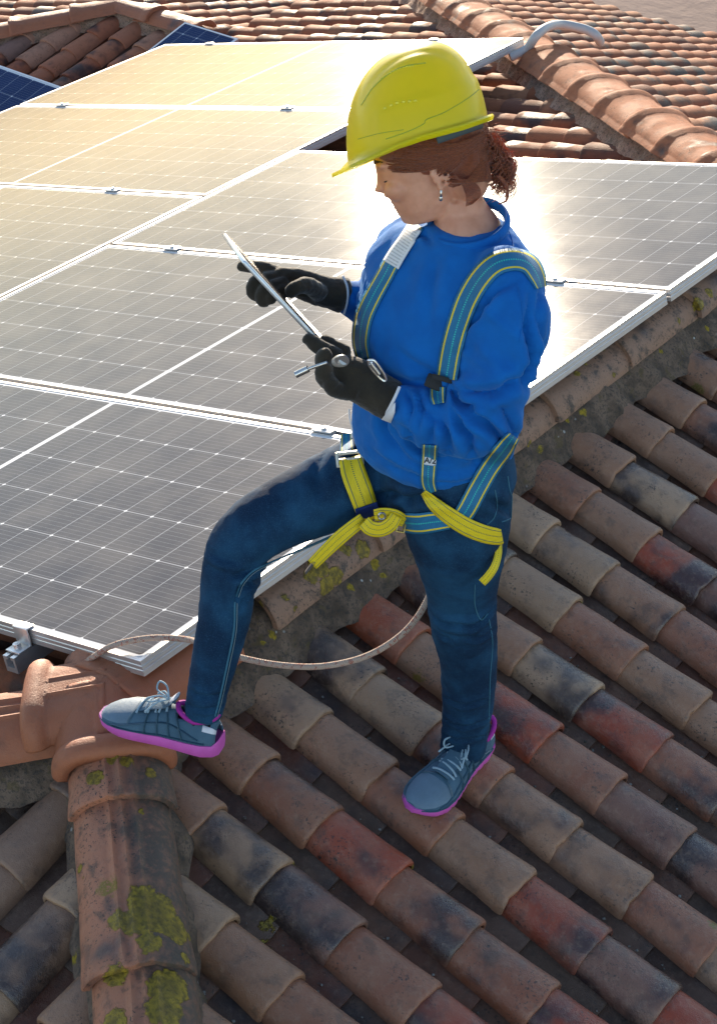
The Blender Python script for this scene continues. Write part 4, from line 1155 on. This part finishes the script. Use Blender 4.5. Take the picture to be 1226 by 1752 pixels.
M_web_y = web_material('yellow_webbing', (.84, .63, .008), (.10, .13, .08), (.16, .16, .05), (.14, .18))
harness = empty('harness', tuple(P3(745, 700, .2))); parent(harness, person)
TREES = [st, jt]
def ribbon(name, pts, mat, trees=TREES, off=.004, ncross=7, c=None, n=8, par=None, smooth=3):
    """pts: (px, py, width px[, c]) ; laid on the clothing, or hung in the air when c is given"""
    free = len(pts[0]) == 4
    path = smooth_path([Vector((p[0], p[1], p[2])) for p in pts], n)
    cs = [v.x for v in smooth_path([Vector((p[3], 0, 0)) for p in pts], n)] if free else None
    N = len(path); D = np.full((N, ncross), np.nan); PX = np.zeros((N, ncross, 2))
    for i in range(N):
        t = (path[min(i+1, N-1)]-path[max(i-1, 0)]); t.z = 0; t.normalize(); nn = Vector((-t.y, t.x, 0))
        for j in range(ncross):
            q = path[i] + nn*path[i].z*(j/(ncross-1)-.5); PX[i, j] = (q.x, q.y)
            if free: D[i, j] = depth(P3(q.x, q.y, cs[i]))
            else:
                h = cast(trees, q.x, q.y)
                if h: D[i, j] = depth(h[0])
    # fill misses from neighbours, then keep the webbing taut
    for i in range(N):
        ok = np.where(~np.isnan(D[i]))[0]
        if len(ok):
            for j in range(ncross):
                if np.isnan(D[i, j]): D[i, j] = D[i, ok[np.abs(ok-j).argmin()]]
    for i in range(N):
        if np.isnan(D[i]).all():
            ks = [k for k in range(N) if not np.isnan(D[k]).any()]; D[i] = D[min(ks, key=lambda k: abs(k-i))]
    if not free:
        for _ in range(smooth):
            E_ = D.copy()
            E_[1:-1] = np.minimum(D[1:-1], (D[:-2]+D[2:])/2); E_[:, 1:-1] = np.minimum(E_[:, 1:-1], (E_[:, :-2]+E_[:, 2:])/2); D = E_
        D -= off
    bm = bmesh.new(); uvl = bm.loops.layers.uv.new('UVMap'); G = []; L = 0; Ls = []
    for i in range(N):
        row = []
        for j in range(ncross):
            d = ray(*PX[i, j]); row.append(bm.verts.new(CAM + d*D[i, j]))
        if i: L += (row[ncross//2].co - G[-1][ncross//2].co).length
        Ls.append(L); G.append(row)
    for i in range(N-1):
        for j in range(ncross-1):
            f = bm.faces.new((G[i][j], G[i][j+1], G[i+1][j+1], G[i+1][j]))
            for lp, (a, b) in zip(f.loops, ((i, j), (i, j+1), (i+1, j+1), (i+1, j))): lp[uvl].uv = (b/(ncross-1), Ls[a])
    o = link(name, mesh_of(bm, name, 80), mat, par or harness)
    s = o.modifiers.new('t', 'SOLIDIFY'); s.thickness = .0018; s.offset = 0
    return o
# shoulder straps
ribbon('shoulder_strap', [(925,492,18),(919,474,28),(905,452,34),(881,444,37),(850,450,39),(824,472,40),(800,510,40),(783,555,38),(771,600,37),(763,648,36)], M_web_b)
ribbon('shoulder_strap', [(714,384,24),(694,412,27),(672,445,29),(656,474,30),(636,510,31),(621,545,31),(616,585,28),(622,615,24)], M_web_b)
m = NT('strap_label'); uv = m.n('ShaderNodeUVMap'); uv.uv_map = 'UVMap'; s_ = m.n('ShaderNodeSeparateXYZ'); m.l(uv.outputs[0], s_.inputs[0])
ln = m.math('GREATER_THAN', m.math('SINE', m.math('MULTIPLY', s_.outputs[1], 1100.0)), .35)
nz = m.n('ShaderNodeTexNoise'); m.l(uv.outputs[0], nz.inputs[0]); nz.inputs['Scale'].default_value = 45
ln = m.math('MULTIPLY', ln, m.math('MULTIPLY', m.math('GREATER_THAN', nz.outputs[0], .42), m.math('LESS_THAN', m.math('ABSOLUTE', m.math('SUBTRACT', s_.outputs[0], .5)), .36)))
m.set(Base_Color=m.mix(m.math('MULTIPLY', ln, .55), (.66,.66,.66), (.2,.2,.22)), Roughness=.6); M_label = m.m
ribbon('strap_label', [(709,388,26),(694,412,27),(680,433,29),(668,453,30)], M_label, off=.0065)
# chest adjuster (black) and the teal strap end below it
def plate(name, px, py, w, h, ang, mat, off=.008, th=.006, trees=TREES, hole=None, par=None):
    hq = cast(trees, px, py); d0 = depth(hq[0])-off; p = CAM + ray(px, py)*d0; s = d0/FPX
    vd = ray(px, py).normalized(); X = (RT - vd*RT.dot(vd)).normalized(); Y = X.cross(vd).normalized()
    if Y.z < 0: Y = -Y
    a = math.radians(ang); X2 = X*math.cos(a) + Y*math.sin(a); Y2 = -X*math.sin(a) + Y*math.cos(a)
    M = Matrix((X2, Y2, X2.cross(Y2))).transposed().to_4x4(); M.translation = p
    bm = bmesh.new()
    if hole is None: add_box(bm, (0,0,0), w*s, h*s, th, bev=min(w,h)*s*.12)
    else:
        W_, H_, t_ = w*s/2, h*s/2, hole*s
        P = [Vector((-W_+t_/2,-H_+t_/2,0)), Vector((W_-t_/2,-H_+t_/2,0)), Vector((W_-t_/2,H_-t_/2,0)), Vector((-W_+t_/2,H_-t_/2,0))]
        for a_, b_ in zip(P, P[1:]+P[:1]):
            d_ = (b_-a_).normalized(); add_tube(bm, [a_-d_*t_*.3, b_+d_*t_*.3], t_/2, 8)
        add_tube(bm, [Vector((-W_+t_/2,0,0)), Vector((W_-t_/2,0,0))], t_*.35, 8)
    return link(name, mesh_of(bm, name, 40), mat, par or harness, M)
plate('adjuster', 747, 656, 40, 24, -22, M_black, .012, .012); plate('adjuster', 756, 648, 36, 9, -15, M_black, .016, .008)
ribbon('strap_end', [(748,662,26),(748,678,26),(750,690,22)], M_web_b, off=.006)
plate('chest_buckle', 645, 634, 40, 9, -48, M_metal, .014, .006)
# lower straps
ribbon('hip_strap', [(878,746,22),(862,768,32),(838,800,33),(818,834,34),(800,868,34),(788,886,32)], M_web_b, off=.005)
ribbon('front_strap', [(735,762,27),(733,795,27),(732,825,25),(738,843,20)], M_web_b, off=.005)
ribbon('thigh_strap', [(690,894,32),(715,896,35),(740,893,35),(768,890,30)], M_web_b, off=.005)
ribbon('thigh_strap', [(724,842,10),(740,860,22),(764,880,28),(795,900,30),(826,913,30),(850,918,28),(858,917,24)], M_web_y, off=.010)
ribbon('strap_tail', [(851,920,13,.10),(852,945,12,.12),(846,968,13,.14),(836,984,14,.145),(824,997,14,.145)], M_web_y)
ribbon('lap_strap', [(592,742,20),(593,760,22),(594,776,26)], M_web_b, off=.006)
ribbon('lap_strap', [(598,783,38),(605,810,42),(616,840,42),(626,868,40),(634,890,36)], M_web_y, off=.008)
ribbon('keeper', [(609,880,18),(626,876,20),(648,868,20)], simple('navy_elastic', (.008,.03,.16), .8, bumpy=.3), off=.013)
plate('lap_buckle', 598, 785, 48, 27, 6, simple('cream_buckle', (.60,.58,.50), .4, .3), .012, hole=6)
# yellow loop between the legs with eyelet and metal ladder buckle
ribbon('loop_strap', [(622,893,24,.115),(634,904,25,.125),(652,906,24,.13),(668,897,24,.13),(678,882,22,.125)], M_web_y)
ribbon('loop_strap', [(640,882,20,.12),(656,880,22,.122),(676,884,24,.12),(692,892,20,.11)], M_web_y)
bm = bmesh.new(); ec = P3(653,883,.135)
add_tube(bm, [ec + A_*math.cos(t*.5236)*.0065 + Z_*math.sin(t*.5236)*.0075 for t in range(13)], .0022, 6); link('eyelet', mesh_of(bm, 'eyelet', 60), M_metal, harness)
plate('ladder_buckle', 688, 890, 17, 44, -12, simple('brass_buckle', (.55,.42,.16), .35, .9), .02, hole=4)
# hanging tail with metal tip
ribbon('strap_tail', [(622,888,22,.10),(603,902,23,.11),(580,921,24,.115),(556,944,22,.115),(534,966,20,.11)], M_web_y)
bm = bmesh.new(); a, b = P3(537,962,.113), P3(524,978,.11)
add_tube(bm, [a, a.lerp(b, .5), b], .008, 8, rs=[(.009,.003)]*3); link('strap_tip', mesh_of(bm, 'strap_tip', 60), M_metal, harness)
# label reading T / A/2 on the front strap
lab = plate('strap_tag', 736, 783, 21, 27, -6, M_white, .0105, .0012)
def text(s, size, loc, par, mat):
    cu = bpy.data.curves.new('t', 'FONT'); cu.body = s; cu.size = size; cu.align_x = 'CENTER'; cu.align_y = 'CENTER'; cu.extrude = .0003; cu.offset = size*.02
    o = bpy.data.objects.new('t', cu); COL.objects.link(o); dg = bpy.context.evaluated_depsgraph_get(); dg.update()
    me = bpy.data.meshes.new_from_object(o.evaluated_get(dg)); bpy.data.objects.remove(o); bpy.data.curves.remove(cu)
    me.materials.clear(); me.materials.append(mat)
    q = bpy.data.objects.new('lettering', me); COL.objects.link(q); q.parent = par; q.location = loc; return q
sl = depth(P3(736,783,.1))/FPX
text('A/2', 13.5*sl, (0, -5.5*sl, .0011), lab, M_black); text('T', 13*sl, (0, 7.5*sl, .0011), lab, M_black)
# white edge of the shirt under the front hem
bm = bmesh.new(); add_tube(bm, smooth_path([P3(597,700,.06), P3(598,715,.07), P3(602,735,.075), P3(601,748,.075)], 5), .003, 6, rs=[(.0015,.004)]*16); link('shirt_edge', mesh_of(bm, 'shirt_edge', 60), M_white, person)

# jeans details: pocket seam, side seam of the raised leg
def seam(pts, r, trees, name, mat, par, lift=.0012):
    P = []
    for q in smooth_path([Vector((x, y, 0)) for x, y in pts], 8):
        h = cast(trees, q.x, q.y)
        if h: P.append(h[0] - ray(q.x, q.y).normalized()*lift)
    if len(P) > 2:
        bm = bmesh.new(); add_tube(bm, P, r, 5); link(name, mesh_of(bm, name, 80), mat, par)
M_seam = simple('denim_seam', (.03,.13,.20), .8); M_thread = simple('seam_thread', (.20,.28,.30), .8)
for pts in ([(402,1030),(400,1080),(388,1140),(376,1195),(368,1225)], [(404,1020),(415,995),(445,970),(520,945),(600,905),(640,880)]):
    seam(pts, .0022, [jt], 'seam', M_seam, jeans); seam([(x+4, y+2) for x, y in pts], .0007, [jt], 'stitching', M_thread, jeans, .0022)
for pts in ([(846,838),(850,862),(845,885),(830,900)], [(868,815),(872,840),(880,862),(874,885),(858,893)], [(812,1000),(812,1035),(822,1060),(834,1050)], [(836,1060),(842,1100),(838,1160),(836,1230)]):
    seam(pts, .0013, [jt], 'seam', M_seam, jeans)

for pts in ([(866,386),(876,412),(882,446)], [(884,486),(893,530),(889,585)], [(742,470),(742,470)]):
    if pts[0] != pts[1]: seam(pts, .0011, [st], 'seam', M_sweat, sweat, .0006)
# --- shoes
M_shoe = cloth('grey_blue_mesh_upper', (.045,.10,.155), (.065,.13,.19), rough=.7, sheen=.1, weave=700, b=.6)
M_toe = cloth('pale_grey_toe', (.13,.20,.27), rough=.6, sheen=.1, weave=900, b=.4)
M_over = simple('dark_overlay', (.035,.085,.125), .45); M_pink = simple('magenta_sole', (.56,.10,.42), .55, bumpy=.2)
M_purple = simple('purple_lining', (.35,.015,.26), .8, bumpy=.3); M_lace = simple('pale_lace', (.25,.36,.44), .8, bumpy=.3); M_hard = simple('pale_heel', (.55,.56,.62), .4)
def shoe(M, mirror, label_side):
    root = empty('shoe'); root.matrix_basis = M; parent(root, person) if False else None
    root.parent = person; root.matrix_parent_inverse = wmat(person).inverted()
    sg = -1 if mirror else 1; L = .262
    # x along the foot from the heel, half width, centre line y, top z
    st_ = [(0,.020,0,.040,.070), (.006,.027,0,.03,.082), (.03,.033,0,.028,.090), (.06,.034,0,.026,.092), (.09,.034,.001,.024,.088), (.12,.037,.003,.024,.080), (.15,.042,.005,.022,.068),
           (.18,.046,.006,.022,.058), (.21,.046,.005,.022,.050), (.235,.039,.002,.022,.043), (.252,.026,-.002,.022,.036), (.260,.012,-.004,.022,.030)]
    def sect(t):
        for a, b in zip(st_, st_[1:]):
            if a[0] <= t <= b[0]:
                f = (t-a[0])/(b[0]-a[0]); f = f*f*(3-2*f)*.4+f*.6; return [lerp(p, q, f) for p, q in zip(a, b)]
        return list(st_[-1])
    def up_pt(t, a):                                    # a: 0 outer sole line .. pi/2 top .. pi
        x, hw, cy, zb, zt = sect(t); c, s = math.cos(a), math.sin(a)
        taper = 1 - .34*max(0, (s-.35))*(1 if t < .12 else .5) - (.12*s if t < .12 else 0)
        return Vector((x, sg*(cy + hw*math.copysign(abs(c)**.75, c)*taper), zb + (zt-zb)*abs(s)**.85))
    bm = bmesh.new(); rows = []; NT_, NA = 40, 22
    for i in range(NT_+1):
        t = .001+.2585*i/NT_; rows.append([bm.verts.new(up_pt(t, math.pi*j/NA)) for j in range(NA+1)])
    for i, (a, b) in enumerate(zip(rows, rows[1:])):
        t = .26*i/NT_
        for j in range(NA):
            if .010 < t < .082 and 6 <= j <= NA-7: continue  # ankle opening
            f = bm.faces.new((a[j], a[j+1], b[j+1], b[j]))
            if t > .188 and 3 <= j <= NA-4: f.material_index = 1
            if t < .026 and j in (4,5,NA-5,NA-6): f.material_index = 2
    bm.faces.new(rows[-1]); 
    o = bpy.data.objects.new('upper', mesh_of(bm, 'upper', 70)); COL.objects.link(o); o.parent = root
    for q in (M_shoe, M_toe, M_hard): o.data.materials.append(q)
    s = o.modifiers.new('t', 'SOLIDIFY'); s.thickness = .003; s.offset = -1
    # sole with rocker and grooves
    bm = bmesh.new(); rows = []; n = 44
    for i in range(n+1):
        t = .26*i/n; x, hw, cy, zb, zt = sect(min(max(t, .0008), .2599)); lift = .012*max(0, (t-.19)/.07)**2 + .004*max(0, (.03-t)/.03)
        hw = hw+.004; gr = .0018 if (i % 4 == 0 and i > 3) else 0
        X = x + (-.004 if i == 0 else (.005 if i == n else 0)); hh = hw if 0 < i < n else hw*.8
        prof = [(-hh+.002, zb+.004), (-hh-gr*0, zb-.002), (-hh+gr, lerp(lift, zb, .35)), (-hh+.005, lift), (-hh*.3, lift-.0005+gr), (hh*.3, lift-.0005+gr), (hh-.005, lift), (hh-gr, lerp(lift, zb, .35)), (hh, zb-.002), (hh-.002, zb+.004)]
        rows.append([bm.verts.new((X, sg*(cy+a), b)) for a, b in prof])
    for a, b in zip(rows, rows[1:]):
        for j in range(9): bm.faces.new((a[j], a[j+1], b[j+1], b[j]))
        bm.faces.new((a[9], a[0], b[0], b[9]))
    bm.faces.new(rows[0]); bm.faces.new(rows[-1])
    o = bpy.data.objects.new('sole', mesh_of(bm, 'sole', 50)); COL.objects.link(o); o.parent = root; o.data.materials.append(M_pink)
    def tubes(name, lst, mat):
        bm = bmesh.new()
        for pts, r in lst: add_tube(bm, pts, r if not isinstance(r, tuple) else r[0], 7, rs=[r]*len(pts))
        o = bpy.data.objects.new(name, mesh_of(bm, name, 70)); COL.objects.link(o); o.parent = root; o.data.materials.append(mat)
    # padded collar round the opening
    col = []
    for k in range(33):
        a = 2*math.pi*k/32; x = .046+.043*math.cos(a); y = .0225*math.sin(a); z = .088 + .010*math.cos(a)*(1 if math.cos(a) > 0 else -.9) - .006*abs(math.sin(a))
        col.append(Vector((x, sg*y, z)))
    tubes('collar', [(col, .0058)], M_purple)
    tubes('sock', [([Vector((.046, 0, .05)), Vector((.048, 0, .085)), Vector((.048, 0, .108))], .023)], simple('black_sock', (.008,.008,.012), .9))
    # tongue
    tubes('tongue', [([Vector((.178,sg*.003,.061)), Vector((.140,sg*.002,.079)), Vector((.110,0,.094)), Vector((.094,0,.112))], (.019,.004))], M_shoe)
    tubes('tongue_tab', [([Vector((.103,0,.105)), Vector((.092,0,.118))], (.014,.003))], M_hard)
    ov = []
    for s2 in (1, -1):
        for t0, t1 in ((.088,.070), (.108,.098), (.128,.124), (.150,.152)):
            pts = []
            for k in range(7):
                f = k/6; aa = lerp(.12, 1.12, f); aa = aa if s2 > 0 else math.pi-aa; p = up_pt(lerp(t1, t0, f), aa); pts.append(p + Vector((0, sg*s2*.0015, .0012)))
            ov.append((pts, (.0038, .0012)))
        pts = []
        for k in range(14):
            f = k/13; aa = lerp(.20, .62, math.sin(f*3.1)) ; aa = aa if s2 > 0 else math.pi-aa; p = up_pt(lerp(.035, .225, f), aa); pts.append(p + Vector((0, sg*s2*.0012, .0008)))
        ov.append((pts, (.0030, .0012)))
        ov.append(([up_pt(lerp(.02,.255,k/20), (.10 if s2 > 0 else math.pi-.10))+Vector((0,sg*s2*.001,.001)) for k in range(21)], (.0035,.0012)))
    ov.append(([up_pt(.178+.010*math.cos(k/12*math.pi*2)*0+ .012*abs(math.cos(k/12*math.pi)), .35+ (math.pi-.7)*k/12)+Vector((0,0,.001)) for k in range(13)], (.003,.0012)))
    tubes('overlay', ov, M_over)
    la = []
    for k, t0 in enumerate((.112,.124,.136,.148,.160,.172)):
        pts = []
        for j in range(9):
            f = j/8; aa = lerp(1.02, math.pi-1.02, f); p = up_pt(t0 + (.006 if k % 2 else -.006)*(f-.5), aa); pts.append(p+Vector((0,0,.0058+.003*math.sin(f*math.pi))))
        la.append((pts, .0025))
    for s2 in (1, -1):
        b0 = Vector((.110, 0, .103)); la.append((smooth_path([b0, b0+Vector((.012,sg*s2*.016,.018)), b0+Vector((.034,sg*s2*.028,.014)), b0+Vector((.036,sg*s2*.020,-.002)), b0+Vector((.010,sg*s2*.006,.000))], 6), .0019))
        la.append((smooth_path([b0, b0+Vector((.018,sg*s2*.018,.0)), b0+Vector((.040,sg*s2*.030,-.022))], 6), .0019))
    la.append(([Vector((.098,-.005,.108)), Vector((.098,.005,.108))], .004))
    tubes('lace', la, M_lace)
    return root
def foot_matrix(heel, toe, upv):
    X = (toe-heel).normalized(); Zv = (upv - X*upv.dot(X)).normalized(); Y = Zv.cross(X)
    M = Matrix((X, Y, Zv)).transposed().to_4x4(); M.translation = heel; return M
nB = Vector((sT, 0, cT))
toe1 = on_plane(179, 1229, (0,0,-.034), Z_); heel1 = on_plane(372, 1284, (0,0,-.040), Z_)
d1 = (toe1-heel1).normalized()
shoe(foot_matrix(toe1-d1*.262, toe1, Z_ + d1*.0), True, '')
toe2 = on_plane(706, 1388, (0,0,-.1745), nB)
hq = on_plane(806, 1293, (0,0,-.1745), nB) - toe2; hq.z = 0
h2 = toe2 + hq.normalized()*.262; h2.z = -.1745 - h2.x*TT
shoe(foot_matrix(h2+nB*.002, toe2+nB*.002, nB) @ Matrix.Scale(1.05, 4), False, '')

# ================================================================== THINGS SHE HOLDS, THE ROPE
m = NT('tablet_screen'); m.set(Base_Color=(.01,.011,.013), Roughness=.12); M_scr = m.m
t0, t1 = P3(592, 630, -.01), P3(399, 423, -.01); T = (t1-t0); TL = T.length; T.normalize()
W_ = ray(495, 525).normalized(); W_ = (W_ - T*W_.dot(T)).normalized(); W_ = Matrix.Rotation(math.radians(-2.2), 3, T) @ W_; Nn = T.cross(W_).normalized()
if Nn.z < 0: Nn = -Nn
X_ = W_; M = Matrix((T, X_, T.cross(X_))).transposed().to_4x4(); M.translation = (t0+t1)/2
tab = empty('tablet'); tab.matrix_basis = M; tag(tab, 'thin silver tablet held edge-on between the two gloved hands', 'tablet')
sgn = 1 if T.cross(X_).z > 0 else -1
bm = bmesh.new(); add_box(bm, (0,0,0), TL, .195, .0085, bev=.003); o = bpy.data.objects.new('case', mesh_of(bm, 'case', 40)); COL.objects.link(o); o.parent = tab; o.data.materials.append(simple('tablet_aluminium', (.50,.53,.56), .35, .8))
bm = bmesh.new(); add_box(bm, (0,0,sgn*.0045), TL-.012, .183, .0012, bev=.0004); o = bpy.data.objects.new('screen', mesh_of(bm, 'screen', 40)); COL.objects.link(o); o.parent = tab; o.data.materials.append(M_scr)

tool = tag(empty('socket_driver', tuple(P3(540,628,.13))), 'small steel socket driver poking left out of the lower glove', 'screwdriver')
def tube_part(name, pts, r, mat, par, rs=None, seg=14):
    bm = bmesh.new(); add_tube(bm, pts, r, seg, rs=rs); return link(name, mesh_of(bm, name, 40), mat, par)
tube_part('socket', [P3(506,641,.14), P3(527,631,.14)], .0065, M_metal, tool)
tube_part('shaft', [P3(527,631,.14), P3(560,620,.145)], .0034, M_metal, tool)
tube_part('handle', [P3(575,619,.152), P3(580,618,.162), P3(586,617,.172), P3(588,616.5,.176)], .010, simple('pale_handle', (.55,.54,.50), .35, .5), tool, rs=[.009,.011,.011,.008])
for k in range(3):
    c = P3(583+k*1.5, 617.5-k*.4, .168+.004*k); tube_part('grip_ring', [c, c+C_*.0018], .0116, M_metal, tool)
carab = tag(empty('carabiner', tuple(P3(645,634,.15))), 'small steel carabiner lying along the back of the lower glove', 'carabiner')
cp = [P3(x, y, .165) for x, y in ((630,616),(640,617),(652,632),(660,648),(655,651),(643,640),(632,626),(630,616))]
tube_part('hook', smooth_path(cp, 4), .0026, M_metal, carab, seg=8)
tube_part('gate', [P3(634,622,.167), P3(648,640,.167)], .0042, M_metal, carab, seg=10)

m = NT('climbing_rope'); co = m.obj(); w = m.n('ShaderNodeTexWave', bands_direction='DIAGONAL'); m.l(co, w.inputs[0]); w.inputs['Scale'].default_value = 95; w.inputs['Distortion'].default_value = 3
sp = m.noise(co, 120, 2, .6)
c = m.mix(m.math('MULTIPLY', m.ramp(sp, .55, .60), .85), (.42,.30,.23), (.30,.07,.04)); c = m.mix(m.math('MULTIPLY', m.ramp(w.outputs[0], .4, .8), .3), c, (.58,.46,.38))
m.set(Base_Color=c, Roughness=.8, Normal=m.bump(m.math('ADD', w.outputs[0], sp), .6, .003)); M_rope = m.m
nA = Vector((-sT, 0, cT)); op = lambda x, y, h: on_plane(x, y, (0,0,h), nA)
R_ = [op(150,1128,-.060), op(134,1128,-.055), op(138,1140,-.045), op(160,1124,-.014), op(190,1106,.013), op(225,1096,.018), op(270,1091,.019), op(325,1095,.016)]
R2 = [P3(365,1110,-.03), P3(415,1126,-.03), P3(480,1138,-.02), P3(550,1140,-.01), P3(620,1125,-.01), P3(675,1095,-.03), P3(712,1058,-.06), P3(738,1010,-.09), P3(760,950,-.11), P3(770,890,-.10)]
rp = smooth_path(R_+R2, 8); bm = bmesh.new(); add_tube(bm, rp, .0068, 10)
tag(link('safety_rope', mesh_of(bm, 'safety_rope', 80), M_rope), 'tan safety rope looping over the front panel corner and behind both legs', 'rope')
